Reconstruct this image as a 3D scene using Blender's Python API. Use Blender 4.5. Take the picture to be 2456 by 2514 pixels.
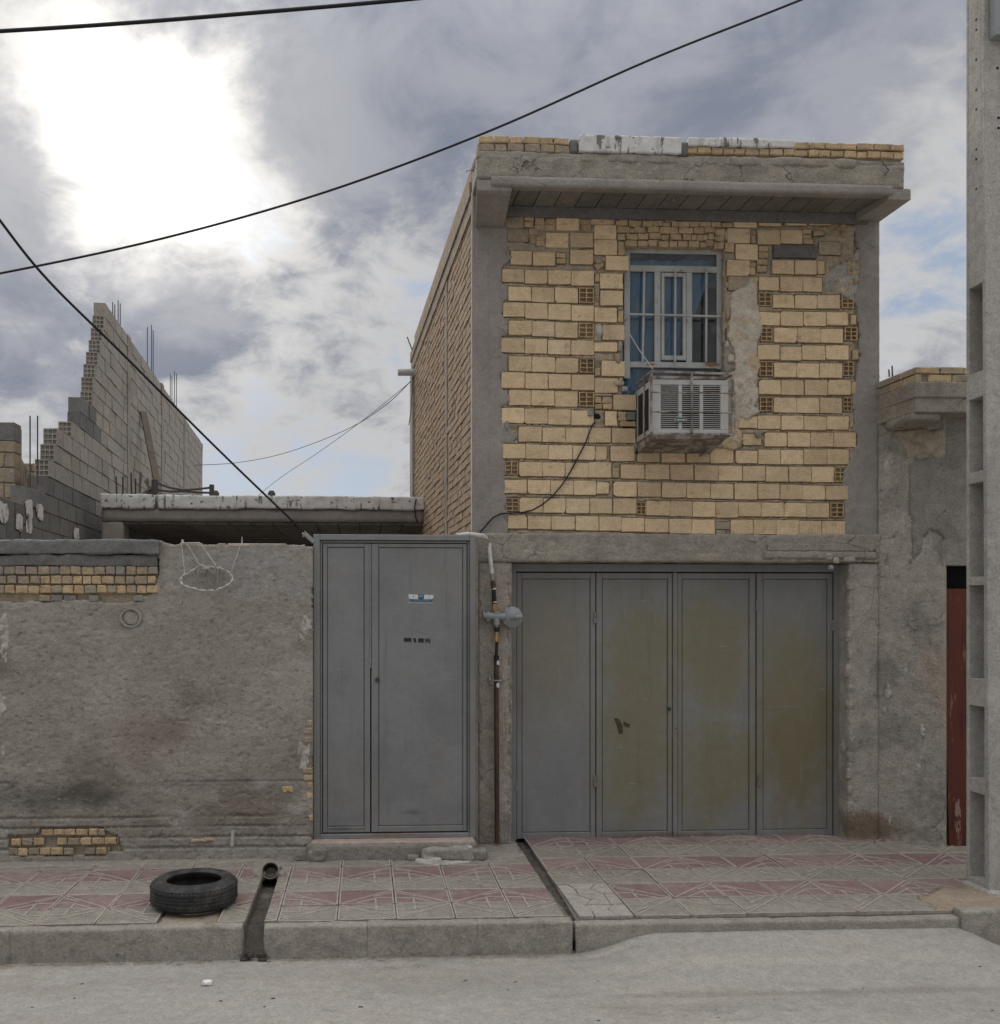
import bpy, bmesh, math, random
import numpy as np
from mathutils import Vector, Matrix

random.seed(7)
for o in list(bpy.data.objects):
    bpy.data.objects.remove(o)
scn = bpy.context.scene
col = scn.collection

# ------------------------------------------------------------------ camera
# metres; X along the house front, Y away from the street, Z up, pavement at Z = 0, eye above the origin
EYE = 1.94
YAW = math.radians(3.05)
F_PX, CX, CY, IW, IH = 2400.0, 1023.0, 1500.0, 2456.0, 2514.0
cam_d = bpy.data.cameras.new('camera')
cam_d.sensor_fit = 'HORIZONTAL'
cam_d.sensor_width = 36.0
cam_d.lens = F_PX / IW * 36.0
cam_d.shift_x = (IW / 2 - CX) / IW
cam_d.shift_y = (CY - IH / 2) / IW
cam_d.clip_start = 0.05
cam_d.clip_end = 2000
cam = bpy.data.objects.new('camera', cam_d)
cam.location = (0, 0, EYE)
cam.rotation_euler = (math.pi / 2, 0, -YAW)
col.objects.link(cam)
scn.camera = cam

def ray(px, py):
    u = (px - CX) / F_PX
    v = (CY - py) / F_PX
    return Vector((math.cos(YAW) * u + math.sin(YAW), -math.sin(YAW) * u + math.cos(YAW), v))

def at(px, py, Y):
    """survey point of the photograph on the vertical plane at distance Y"""
    d = ray(px, py)
    return Vector((0, 0, EYE)) + d * (Y / d.y)

def gnd(px, py, z=0.0):
    """survey point of the photograph on the level plane at height z"""
    d = ray(px, py)
    return Vector((0, 0, EYE)) + d * ((z - EYE) / d.z)

# ------------------------------------------------------------------ sky, sun, exposure
SUN_DIR = ray(330, 330).normalized()
sun_el = math.asin(SUN_DIR.z)
sun_az = math.atan2(SUN_DIR.x, SUN_DIR.y)
world = bpy.data.worlds.new('World')
scn.world = world
world.use_nodes = True

class NT:
    """small helper to write node trees"""
    def __init__(self, tree):
        self.t = tree
        self.n = tree.nodes
        self.l = tree.links
    def new(self, typ, **kw):
        nd = self.n.new(typ)
        for k, v in kw.items():
            setattr(nd, k, v)
        return nd
    def put(self, sock, val):
        if isinstance(val, bpy.types.NodeSocket):
            self.l.new(val, sock)
        elif val is not None:
            if sock.type == 'RGBA' and len(val) == 3:
                val = (*val, 1)
            sock.default_value = val
    def math(self, op, a, b=None, c=None, clamp=False):
        nd = self.new('ShaderNodeMath', operation=op)
        nd.use_clamp = clamp
        for i, v in enumerate((a, b, c)):
            if v is not None:
                self.put(nd.inputs[i], v)
        return nd.outputs[0]
    def vmath(self, op, a, b=None):
        nd = self.new('ShaderNodeVectorMath', operation=op)
        self.put(nd.inputs[0], a)
        if b is not None:
            self.put(nd.inputs[3] if op == 'SCALE' else nd.inputs[1], b)
        return nd.outputs['Value'] if op in ('LENGTH', 'DISTANCE', 'DOT_PRODUCT') else nd.outputs[0]
    def smooth(self, v, lo, hi, a=0.0, b=1.0):
        nd = self.new('ShaderNodeMapRange')
        nd.interpolation_type = 'SMOOTHSTEP'
        self.put(nd.inputs['Value'], v)
        nd.inputs['From Min'].default_value = lo
        nd.inputs['From Max'].default_value = hi
        nd.inputs['To Min'].default_value = a
        nd.inputs['To Max'].default_value = b
        return nd.outputs[0]
    def noise(self, vec, scale, detail=4, rough=0.55, dist=0.0):
        nd = self.new('ShaderNodeTexNoise')
        if vec is not None:
            self.put(nd.inputs['Vector'], vec)
        nd.inputs['Scale'].default_value = scale
        nd.inputs['Detail'].default_value = detail
        nd.inputs['Roughness'].default_value = rough
        nd.inputs['Distortion'].default_value = dist
        return nd.outputs[0]
    def mix(self, fac, a, b, mode='MIX'):
        nd = self.new('ShaderNodeMix', data_type='RGBA', blend_type=mode)
        self.put(nd.inputs[0], fac)
        self.put(nd.inputs[6], a)
        self.put(nd.inputs[7], b)
        return nd.outputs[2]

w = NT(world.node_tree)
w.n.clear()
out = w.new('ShaderNodeOutputWorld')
bg = w.new('ShaderNodeBackground')
bg.inputs['Strength'].default_value = 0.1
w.l.new(bg.outputs[0], out.inputs[0])
sky = w.new('ShaderNodeTexSky')
sky.sky_type = 'NISHITA'
sky.sun_disc = False
sky.sun_elevation = sun_el
sky.sun_rotation = sun_az
sky.altitude = 900
sky.dust_density = 1.5
tc = w.new('ShaderNodeTexCoord')
d = tc.outputs['Generated']
sx = w.new('ShaderNodeSeparateXYZ')
w.l.new(d, sx.inputs[0])
up = w.math('MAXIMUM', sx.outputs[2], 0.0)
q = w.vmath('SCALE', d, w.math('DIVIDE', 1.7, w.math('ADD', up, 0.48)))
n_big = w.noise(w.vmath('ADD', q, (3.1, 7.7, 0.0)), 0.9, 3, 0.5)
n_mid = w.noise(w.vmath('ADD', q, (11.3, 2.4, 5.0)), 2.7, 9, 0.60, 0.35)
n_fine = w.noise(w.vmath('ADD', q, (1.3, 9.4, 2.0)), 8.0, 8, 0.62, 0.5)
thick = w.math('ADD', w.math('MULTIPLY', n_big, 0.36), w.math('ADD', w.math('MULTIPLY', n_mid, 0.42), w.math('MULTIPLY', n_fine, 0.22)))
def lobe(px, py, r, amt):
    c = ray(px, py).normalized()
    dist = w.vmath('DISTANCE', d, tuple(c))
    return w.smooth(dist, 0.0, r, amt, 0.0)
# the heavy bank over the house, the bars round the sun, thinner air low down
for a in ((1300, 330, 0.36, 0.10), (800, 150, 0.20, 0.11), (500, 775, 0.13, 0.14), (-20, 430, 0.11, 0.15), (1950, 250, 0.34, 0.08), (60, 800, 0.14, 0.09), (330, -60, 0.13, 0.15), (850, 400, 0.09, 0.08), (-80, 40, 0.10, 0.10), (60, 300, 0.05, 0.05), (700, 260, 0.08, 0.08),
          (850, 1150, 0.16, -0.06), (1010, 720, 0.08, -0.05), (2300, 860, 0.22, 0.06), (760, 900, 0.13, 0.06), (380, 900, 0.12, 0.05), (2330, 560, 0.12, -0.04), (560, 1010, 0.14, -0.04), (640, 900, 0.07, -0.05), (330, 330, 0.19, -0.11), (470, 470, 0.15, -0.06), (620, 620, 0.10, -0.06)):
    thick = w.math('ADD', thick, lobe(*a))
blue = w.mix(0.10, (2.45, 3.0, 3.95, 1), sky.outputs[0])
c1 = w.mix(w.smooth(thick, 0.38, 0.475), blue, (4.2, 4.2, 4.22, 1))
dark = w.mix(w.smooth(w.noise(w.vmath('ADD', q, (7.0, 3.0, 1.0)), 3.6, 8, 0.62, 0.4), 0.36, 0.66), (1.62, 1.82, 2.3, 1), (2.75, 2.85, 3.2, 1))
c2 = w.mix(w.smooth(thick, 0.455, 0.57), c1, dark)
# overcast zenith brightening, raised and warmed mostly above the frame to light the scene
c2 = w.mix(w.smooth(up, 0.45, 0.95, 0.0, 1.0), c2, w.vmath('MULTIPLY', c2, (4.1, 3.94, 3.68)))
# sun glaring through the thin places of the cloud
sd = w.vmath('DISTANCE', d, tuple(SUN_DIR))
n_edge = w.noise(w.vmath('ADD', q, (2.0, 6.0, 4.0)), 5.0, 9, 0.66, 0.6)
thin = w.smooth(w.math('ADD', thick, w.math('MULTIPLY', w.math('SUBTRACT', n_edge, 0.5), 0.34)), 0.26, 0.60, 1.0, 0.0)
glow = w.math('POWER', w.smooth(sd, 0.0, 0.36, 1.0, 0.0), 1.7)
c3 = w.mix(1.0, c2, w.vmath('SCALE', (7.4, 7.0, 6.2), w.math('MULTIPLY', glow, thin)), 'ADD')
halo = w.math('POWER', w.smooth(sd, 0.0, 0.34, 1.0, 0.0), 2.0)
c4 = w.mix(1.0, c3, w.vmath('SCALE', (2.6, 2.4, 2.1), halo), 'ADD')
w.put(bg.inputs['Color'], c4)

sun_l = bpy.data.lights.new('sun', 'SUN')
sun_l.energy = 1.0
sun_l.angle = math.radians(14)
sun_l.color = (1.0, 0.93, 0.82)
sun = bpy.data.objects.new('sun', sun_l)
sun.rotation_euler = (-SUN_DIR).to_track_quat('-Z', 'Y').to_euler()
sun.location = (-6, 14, 12)
col.objects.link(sun)

vs = scn.view_settings
vs.view_transform = 'Standard'
vs.look = 'None'
vs.gamma = 1
vs.exposure = 0.42
vs.use_curve_mapping = False
scn.cycles.use_denoising = True
scn.cycles.max_bounces = 6
scn.cycles.sample_clamp_indirect = 6

# ------------------------------------------------------------------ noise for real relief
def _h(ix, iy, iz, s):
    v = np.sin(ix * 127.1 + iy * 311.7 + iz * 74.7 + s * 53.3) * 43758.5453
    return v - np.floor(v)

def vnoise(x, y, z, s=0):
    x, y, z = np.asarray(x, float), np.asarray(y, float), np.asarray(z, float)
    ix, iy, iz = np.floor(x), np.floor(y), np.floor(z)
    fx, fy, fz = x - ix, y - iy, z - iz
    fx, fy, fz = [f * f * (3 - 2 * f) for f in (fx, fy, fz)]
    r = 0
    for a in (0, 1):
        for b in (0, 1):
            for c in (0, 1):
                wgt = (fx if a else 1 - fx) * (fy if b else 1 - fy) * (fz if c else 1 - fz)
                r = r + wgt * _h(ix + a, iy + b, iz + c, s)
    return r

def fbm(x, y, z=0.0, s=0, octs=4):
    r, amp, f, tot = 0, 1.0, 1.0, 0
    z = np.zeros_like(np.asarray(x, float)) + z
    for i in range(octs):
        r = r + amp * vnoise(x * f, y * f, z * f, s + i * 7)
        tot += amp
        amp *= 0.5
        f *= 2.03
    return r / tot - 0.5

# ------------------------------------------------------------------ materials
MATS = {}
def surf(name, c, layers=(), rough=0.9, bumps=((40, 0.3, 0.01),), spec=0.25, rnd=0.0, metal=0.0, grooves=None, rnd_hue=0.0, grain=None, cracks=None):
    """procedural surface. layers: dicts col, scale, lo, hi, amt, st (stretch), blob ((x,y,z),(rx,ry,rz))"""
    m = bpy.data.materials.new(name)
    m.use_nodes = True
    t = NT(m.node_tree)
    b = t.n['Principled BSDF']
    pos = t.new('ShaderNodeNewGeometry').outputs['Position']
    colr = t.mix(0.0, (*c, 1), (*c, 1))
    if rnd or rnd_hue:
        oi = t.new('ShaderNodeObjectInfo').outputs['Random']
        hs = t.new('ShaderNodeHueSaturation')
        t.put(hs.inputs['Value'], t.math('MULTIPLY_ADD', oi, 2 * rnd, 1 - rnd))
        if rnd_hue:
            r2 = t.math('FRACT', t.math('MULTIPLY', oi, 17.3))
            t.put(hs.inputs['Hue'], t.math('MULTIPLY_ADD', r2, 2 * rnd_hue, 0.5 - rnd_hue))
            r3 = t.math('FRACT', t.math('MULTIPLY', oi, 7.7))
            t.put(hs.inputs['Saturation'], t.math('MULTIPLY_ADD', r3, 0.4, 0.75))
        t.put(hs.inputs['Color'], colr)
        colr = hs.outputs[0]
    for L in layers:
        st = L.get('st', (1, 1, 1))
        v = t.vmath('MULTIPLY', pos, st) if st != (1, 1, 1) else pos
        off = L.get('off', (random.random() * 50, random.random() * 50, random.random() * 50))
        v = t.vmath('ADD', v, off)
        n = t.noise(v, L.get('scale', 3), L.get('det', 6), L.get('rg', 0.6), L.get('dist', 0.0))
        if 'blob' in L:
            bc, br = L['blob']
            dv = t.vmath('LENGTH', t.vmath('DIVIDE', t.vmath('SUBTRACT', pos, tuple(bc)), tuple(br)))
            n = t.math('SUBTRACT', t.math('ADD', n, L.get('bias', 0.35)), t.math('MULTIPLY', dv, L.get('fall', 0.5)))
        f = t.math('MULTIPLY', t.smooth(n, L.get('lo', 0.4), L.get('hi', 0.65)), L.get('amt', 0.6))
        colr = t.mix(f, colr, (*L['col'], 1), L.get('mode', 'MIX'))
    if grain is None:
        grain = 0.30 if rough >= 0.8 and bumps else 0.0
    if grain:
        g1 = t.noise(t.vmath('ADD', pos, (5.1, 2.7, 9.3)), 16, 3, 0.6)
        g2 = t.noise(t.vmath('ADD', pos, (1.1, 7.7, 3.3)), 75, 2, 0.6)
        gv = t.math('ADD', t.math('MULTIPLY_ADD', t.math('SUBTRACT', g1, 0.5), grain * 2.2, 1.0), t.math('MULTIPLY', t.math('SUBTRACT', g2, 0.5), grain * 3.2))
        colr = t.vmath('SCALE', colr, gv)
    crk = None
    if cracks:
        sc, wd, amt = cracks
        vo = t.new('ShaderNodeTexVoronoi', feature='DISTANCE_TO_EDGE')
        vo.inputs['Scale'].default_value = sc
        wn = t.new('ShaderNodeTexNoise'); wn.inputs['Scale'].default_value = 5.0; wn.inputs['Detail'].default_value = 5.0
        t.put(wn.inputs['Vector'], pos)
        t.put(vo.inputs['Vector'], t.vmath('ADD', pos, t.vmath('SCALE', wn.outputs['Color'], 0.22)))
        crk = t.math('MULTIPLY', t.smooth(vo.outputs['Distance'], 0.0, wd, 1.0, 0.0), t.smooth(t.noise(pos, 2.3, 3), 0.46, 0.60))
        colr = t.mix(t.math('MULTIPLY', crk, amt), colr, tuple(x * 0.28 for x in c))
    t.put(b.inputs['Base Color'], colr)
    b.inputs['Roughness'].default_value = rough
    b.inputs['Metallic'].default_value = metal
    b.inputs['Specular IOR Level'].default_value = spec
    nrm = None
    if grooves:
        sc, stg = grooves
        sp = t.new('ShaderNodeSeparateXYZ')
        t.l.new(pos, sp.inputs[0])
        wv = t.math('SINE', t.math('MULTIPLY', sp.outputs[2], sc))
        wv = t.math('MULTIPLY', wv, t.noise(t.vmath('MULTIPLY', pos, (4, 4, 40)), 1.0, 3))
        bp = t.new('ShaderNodeBump')
        bp.inputs['Strength'].default_value = stg
        bp.inputs['Distance'].default_value = 0.004
        t.put(bp.inputs['Height'], wv)
        nrm = bp.outputs[0]
    for B in bumps:
        sc, stg, dst = B[:3]
        v = t.vmath('MULTIPLY', pos, B[3]) if len(B) > 3 else pos
        bp = t.new('ShaderNodeBump')
        bp.inputs['Strength'].default_value = stg
        bp.inputs['Distance'].default_value = dst
        t.put(bp.inputs['Height'], t.noise(v, sc, 4, 0.6))
        if nrm is not None:
            t.put(bp.inputs['Normal'], nrm)
        nrm = bp.outputs[0]
    if nrm is not None:
        t.put(b.inputs['Normal'], nrm)
    MATS[name] = m
    return m

# ------------------------------------------------------------------ object helpers
def link(o, parent=None):
    col.objects.link(o)
    if parent is not None:
        o.parent = parent
        o.matrix_parent_inverse = parent.matrix_world.inverted()
    return o

def tag(o, label=None, cat=None, group=None, kind=None):
    if label: o['label'] = label
    if cat: o['category'] = cat
    if group: o['group'] = group
    if kind: o['kind'] = kind
    return o

def mk(name, verts, faces, mat, parent=None, smooth=False, mats=None, idx=None):
    me = bpy.data.meshes.new(name)
    me.from_pydata([tuple(v) for v in verts], [], [tuple(f) for f in faces])
    for m in (mats or [mat]):
        me.materials.append(m)
    if idx is not None:
        me.polygons.foreach_set('material_index', idx)
    if smooth:
        me.polygons.foreach_set('use_smooth', [True] * len(me.polygons))
    me.update()
    o = bpy.data.objects.new(name, me)
    return link(o, parent)

def empty(name, loc=(0, 0, 0), label=None, cat=None, group=None, kind=None, parent=None):
    o = bpy.data.objects.new(name, None)
    o.empty_display_size = 0.2
    o.location = loc
    o.matrix_world = Matrix.Translation(Vector(loc))
    col.objects.link(o)
    if parent is not None:
        o.parent = parent
        o.matrix_parent_inverse = parent.matrix_world.inverted()
    return tag(o, label, cat, group, kind)

class MB:
    """collects shapes for ONE mesh"""
    def __init__(self):
        self.v, self.f, self.mi, self.cur = [], [], [], 0
    def add(self, vs, fs):
        n = len(self.v)
        self.v += [Vector(p) for p in vs]
        for f in fs:
            self.f.append([i + n for i in f])
            self.mi.append(self.cur)
        return self
    def box(self, x0, x1, y0, y1, z0, z1, c=0.0, top=None):
        """axis-aligned box, optional chamfer c on all edges of the front (-Y) face"""
        if x0 > x1: x0, x1 = x1, x0
        if z0 > z1: z0, z1 = z1, z0
        if c <= 0:
            vs = [(x, y, z) for x in (x0, x1) for y in (y0, y1) for z in (z0, z1)]
            return self.add(vs, [(0, 1, 3, 2), (4, 6, 7, 5), (0, 4, 5, 1), (2, 3, 7, 6), (0, 2, 6, 4), (1, 5, 7, 3)])
        fr = [(x0 + c, y0, z0 + c), (x1 - c, y0, z0 + c), (x1 - c, y0, z1 - c), (x0 + c, y0, z1 - c)]
        md = [(x0, y0 + c, z0), (x1, y0 + c, z0), (x1, y0 + c, z1), (x0, y0 + c, z1)]
        bk = [(x0, y1, z0), (x1, y1, z0), (x1, y1, z1), (x0, y1, z1)]
        fs = [(0, 1, 2, 3), (11, 10, 9, 8)]
        for a, b in ((0, 4), (4, 8)):
            for i in range(4):
                j = (i + 1) % 4
                fs.append((a + j, a + i, b + i, b + j))
        return self.add(fr + md + bk, fs)
    def hexa(self, p):
        """8 corners: bottom ring 0-3, top ring 4-7"""
        return self.add(p, [(3, 2, 1, 0), (4, 5, 6, 7), (0, 1, 5, 4), (1, 2, 6, 5), (2, 3, 7, 6), (3, 0, 4, 7)])
    def beam(self, a, b, w, h, up=(0, 0, 1)):
        a, b = Vector(a), Vector(b)
        d = (b - a).normalized()
        upv = Vector(up)
        if abs(d.dot(upv)) > 0.98:
            upv = Vector((0, 1, 0))
        s = d.cross(upv).normalized() * (w / 2)
        t = s.cross(d).normalized() * (h / 2)
        return self.hexa([a - s - t, a + s - t, b + s - t, b - s - t, a - s + t, a + s + t, b + s + t, b - s + t])
    def tube(self, pts, r, seg=8, caps=True):
        pts = [Vector(p) for p in pts]
        rs = r if isinstance(r, (list, tuple)) else [r] * len(pts)
        n0 = len(self.v)
        t = (pts[1] - pts[0]).normalized()
        a = t.orthogonal().normalized()
        vs, fs = [], []
        for i, p in enumerate(pts):
            if i == 0: t2 = pts[1] - pts[0]
            elif i == len(pts) - 1: t2 = pts[-1] - pts[-2]
            else: t2 = pts[i + 1] - pts[i - 1]
            t2.normalize()
            a = (a - t2 * a.dot(t2))
            if a.length < 1e-6: a = t2.orthogonal()
            a.normalize()
            b = t2.cross(a)
            for k in range(seg):
                an = 2 * math.pi * k / seg
                vs.append(p + (a * math.cos(an) + b * math.sin(an)) * rs[i])
        for i in range(len(pts) - 1):
            for k in range(seg):
                k2 = (k + 1) % seg
                fs.append((i * seg + k, i * seg + k2, (i + 1) * seg + k2, (i + 1) * seg + k))
        if caps:
            fs.append(tuple(reversed(range(seg))))
            m = (len(pts) - 1) * seg
            fs.append(tuple(range(m, m + seg)))
        return self.add(vs, fs)
    def lathe(self, prof, c, axis, seg=24, closed=False):
        """prof: list of (radius, along-axis)"""
        c, ax = Vector(c), Vector(axis).normalized()
        a = ax.orthogonal().normalized()
        b = ax.cross(a)
        vs, fs = [], []
        for r, h in prof:
            for k in range(seg):
                an = 2 * math.pi * k / seg
                vs.append(c + ax * h + (a * math.cos(an) + b * math.sin(an)) * r)
        m = len(prof)
        for i in range(m if closed else m - 1):
            i2 = (i + 1) % m
            for k in range(seg):
                k2 = (k + 1) % seg
                fs.append((i * seg + k, i * seg + k2, i2 * seg + k2, i2 * seg + k))
        if not closed:
            fs.append(tuple(reversed(range(seg))))
            fs.append(tuple(range((m - 1) * seg, m * seg)))
        return self.add(vs, fs)
    def prism(self, poly, y0, y1):
        """poly in (x, z), extruded along Y"""
        n = len(poly)
        vs = [(p[0], y0, p[1]) for p in poly] + [(p[0], y1, p[1]) for p in poly]
        fs = [tuple(range(n)), tuple(reversed(range(n, 2 * n)))]
        for i in range(n):
            j = (i + 1) % n
            fs.append((j, i, n + i, n + j))
        return self.add(vs, fs)
    def slab(self, poly, z0, z1):
        """poly in (x, y), extruded along Z"""
        n = len(poly)
        vs = [(p[0], p[1], z0) for p in poly] + [(p[0], p[1], z1) for p in poly]
        fs = [tuple(reversed(range(n))), tuple(range(n, 2 * n))]
        for i in range(n):
            j = (i + 1) % n
            fs.append((i, j, n + j, n + i))
        return self.add(vs, fs)
    def build(self, name, mat, parent=None, smooth=False, mats=None, bevel=0.0, fix=True):
        o = mk(name, self.v, self.f, mat, parent, smooth, mats, self.mi if mats else None)
        if fix:
            bm = bmesh.new()
            bm.from_mesh(o.data)
            bmesh.ops.recalc_face_normals(bm, faces=bm.faces)
            bm.to_mesh(o.data)
            bm.free()
        if bevel:
            md = o.modifiers.new('bevel', 'BEVEL')
            md.width = bevel
            md.segments = 2
            md.limit_method = 'ANGLE'
        if smooth:
            try:
                o.data.set_sharp_from_angle(angle=math.radians(40))
            except Exception:
                pass
        return o

def rough_box(name, lo, hi, mat, parent=None, cell=0.03, amp=0.006, freq=14, r=0.012, seed=1, warp=None, lowamp=0.0, shear=None):
    """box with rounded worn edges and real relief"""
    lo, hi = np.array(lo, float), np.array(hi, float)
    size = hi - lo
    n = [max(1, int(round(s / cell))) for s in size]
    vid, V, Fc = {}, [], []
    def idx(i, j, k):
        key = (i, j, k)
        if key not in vid:
            vid[key] = len(V)
            V.append([lo[0] + size[0] * i / n[0], lo[1] + size[1] * j / n[1], lo[2] + size[2] * k / n[2]])
        return vid[key]
    for a, b, c in ((0, 1, 2), (1, 2, 0), (0, 2, 1)):
        for side in (0, n[c]):
            for i in range(n[a]):
                for j in range(n[b]):
                    quad = []
                    for di, dj in ((0, 0), (1, 0), (1, 1), (0, 1)):
                        ijk = [0, 0, 0]
                        ijk[a], ijk[b], ijk[c] = i + di, j + dj, side
                        quad.append(idx(*ijk))
                    flip = (side == 0) != ((a, b, c) == (0, 2, 1))
                    Fc.append(quad[::-1] if flip else quad)
    V = np.array(V)
    r = min(r, size.min() * 0.45)
    inner = np.clip(V, lo + r, hi - r)
    dv = V - inner
    ln = np.linalg.norm(dv, axis=1, keepdims=True)
    nrm = dv / np.maximum(ln, 1e-9)
    V = inner + nrm * r
    nz = fbm(V[:, 0] * freq, V[:, 1] * freq, V[:, 2] * freq, seed, 4)
    V = V + nrm * (nz * 2 * amp)[:, None]
    if lowamp:
        for k in range(3):
            V[:, k] += fbm(V[:, 0] * 2.1, V[:, 1] * 2.1, V[:, 2] * 2.1, seed + 31 * k, 2) * 2 * lowamp
    if warp is not None:
        V = warp(V)
    return mk(name, V, Fc, mat, parent, True)

def inside(poly, X, Z):
    r = np.zeros(X.shape, bool)
    n = len(poly)
    j = n - 1
    for i in range(n):
        xi, zi = poly[i]
        xj, zj = poly[j]
        c = ((zi > Z) != (zj > Z)) & (X < (xj - xi) * (Z - zi) / ((zj - zi) + 1e-12) + xi)
        r ^= c
        j = i
    return r

def rough_sheet(name, poly, y, thick, mat, parent=None, cell=0.016, amp=0.006, freq=22, seed=3, holes=(), jag=0.0, jit=0.3,
                disp=None, plane='xz', st=(1, 1), edge=0.006, fn=None):
    """plaster or mortar sheet with ragged outline and relief. plane 'xz': front faces -Y at y; plane 'xy': faces +Z at y"""
    P = np.array(poly)
    x0, z0 = P.min(0)
    x1, z1 = P.max(0)
    nx, nz = max(2, int((x1 - x0) / cell)), max(2, int((z1 - z0) / cell))
    gx, gz = np.meshgrid(np.linspace(x0, x1, nx + 1), np.linspace(z0, z1, nz + 1), indexing='ij')
    cxm = (gx[:-1, :-1] + gx[1:, 1:]) / 2
    czm = (gz[:-1, :-1] + gz[1:, 1:]) / 2
    jx = fbm(cxm * 9, czm * 9, 0, seed + 50, 3) * 2 * jag
    jz = fbm(cxm * 9, czm * 9, 9.1, seed + 60, 3) * 2 * jag
    keep = inside(poly, cxm + jx, czm + jz)
    for h in holes:
        keep &= ~inside(h, cxm + jx, czm + jz)
    rs = np.random.RandomState(seed)
    hx, hz = (x1 - x0) / nx, (z1 - z0) / nz
    jx2 = rs.uniform(-jit, jit, gx.shape) * hx
    jz2 = rs.uniform(-jit, jit, gx.shape) * hz
    jx2[0, :] = jx2[-1, :] = 0
    jz2[:, 0] = jz2[:, -1] = 0
    gx2, gz2 = gx + jx2, gz + jz2
    dd = fbm(gx2 * freq * st[0], gz2 * freq * st[1], 0, seed, 4) * 2 * amp
    if fn is not None:
        dd = dd + fn(gx2, gz2)
    used = np.zeros(gx.shape, int)
    used[:-1, :-1] += keep
    used[1:, :-1] += keep
    used[:-1, 1:] += keep
    used[1:, 1:] += keep
    dd = np.where((used < 4), dd - edge, dd)
    vi = -np.ones(gx.shape, int)
    m = used > 0
    vi[m] = np.arange(m.sum())
    fx, fz, fd = gx2[m], gz2[m], dd[m]
    if plane == 'xz':
        V = np.stack([fx, y - fd, fz], 1)
        Bk = np.stack([fx, np.full_like(fx, y + thick), fz], 1)
    else:
        V = np.stack([fx, fz, y + fd], 1)
        Bk = np.stack([fx, fz, np.full_like(fx, y - thick)], 1)
    ii, jj = np.nonzero(keep)
    a, b, c, e = vi[ii, jj], vi[ii + 1, jj], vi[ii + 1, jj + 1], vi[ii, jj + 1]
    faces = np.stack([a, b, c, e], 1)
    ed = np.concatenate([faces[:, [0, 1]], faces[:, [1, 2]], faces[:, [2, 3]], faces[:, [3, 0]]])
    key = np.sort(ed, 1)
    _, inv, cnt = np.unique(key, axis=0, return_inverse=True, return_counts=True)
    bd = ed[cnt[inv.ravel()] == 1]
    n = len(V)
    sk = np.stack([bd[:, 1], bd[:, 0], bd[:, 0] + n, bd[:, 1] + n], 1)
    allf = np.concatenate([faces, sk]).tolist()
    return mk(name, np.concatenate([V, Bk]), allf, mat, parent, True)

def brick(name, x0, x1, z0, z1, y, mat, parent, depth=0.1, b=0.006, jit=0.004, chip=0.25, cut=None, tilt=0.0):
    """one worn brick, front face at y (facing -Y), about 50 triangles"""
    R = random.uniform
    if x0 > x1: x0, x1 = x1, x0
    if z0 > z1: z0, z1 = z1, z0
    w, h = x1 - x0, z1 - z0
    c = min(w, h) * 0.045
    pts = []
    for (cx, cz, sx_, sz_) in ((x0, z0, 1, 1), (x1, z0, -1, 1), (x1, z1, -1, -1), (x0, z1, 1, -1)):
        k = c * (R(1.6, 3.6) if random.random() < chip * 0.35 else R(0.35, 1.0))
        p1, p2 = (cx, cz + sz_ * k), (cx + sx_ * k, cz)
        if (sx_, sz_) in ((1, 1), (-1, -1)): pts += [p1, p2]
        else: pts += [p2, p1]
    # mid-edge points
    out = []
    for i in range(8):
        out.append(pts[i])
        if i % 2 == 1:
            q = pts[(i + 1) % 8]
            out.append(((pts[i][0] + q[0]) / 2 , (pts[i][1] + q[1]) / 2))
    mx, mz = (x0 + x1) / 2, (z0 + z1) / 2
    ca, sa = math.cos(tilt), math.sin(tilt)
    res = []
    for (px_, pz_) in out:
        px_ += R(-jit, jit); pz_ += R(-jit, jit)
        dx, dz = px_ - mx, pz_ - mz
        res.append((dx * ca - dz * sa, dx * sa + dz * ca))
    n = len(res)
    ty, tx = R(-0.02, 0.02), R(-0.02, 0.02)
    V = []
    for dx, dz in res:
        k = max(0.2, 1 - b / max(0.01, math.hypot(dx, dz)) * 1.3)
        V.append((dx * k, tx * dx + ty * dz + R(-.0008, .0008), dz * k))
    for dx, dz in res:
        V.append((dx, b + tx * dx + ty * dz, dz))
    for dx, dz in res:
        V.append((dx, depth, dz))
    Fs = [tuple(range(n))]
    for a in (0, n):
        for i in range(n):
            j = (i + 1) % n
            Fs.append((a + j, a + i, a + n + i, a + n + j))
    o = mk(name, V, Fs, mat, None)
    o.location = (mx, y, mz)
    if parent is not None:
        o.parent = parent
        o.matrix_parent_inverse = parent.matrix_world.inverted()
    return o

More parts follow.
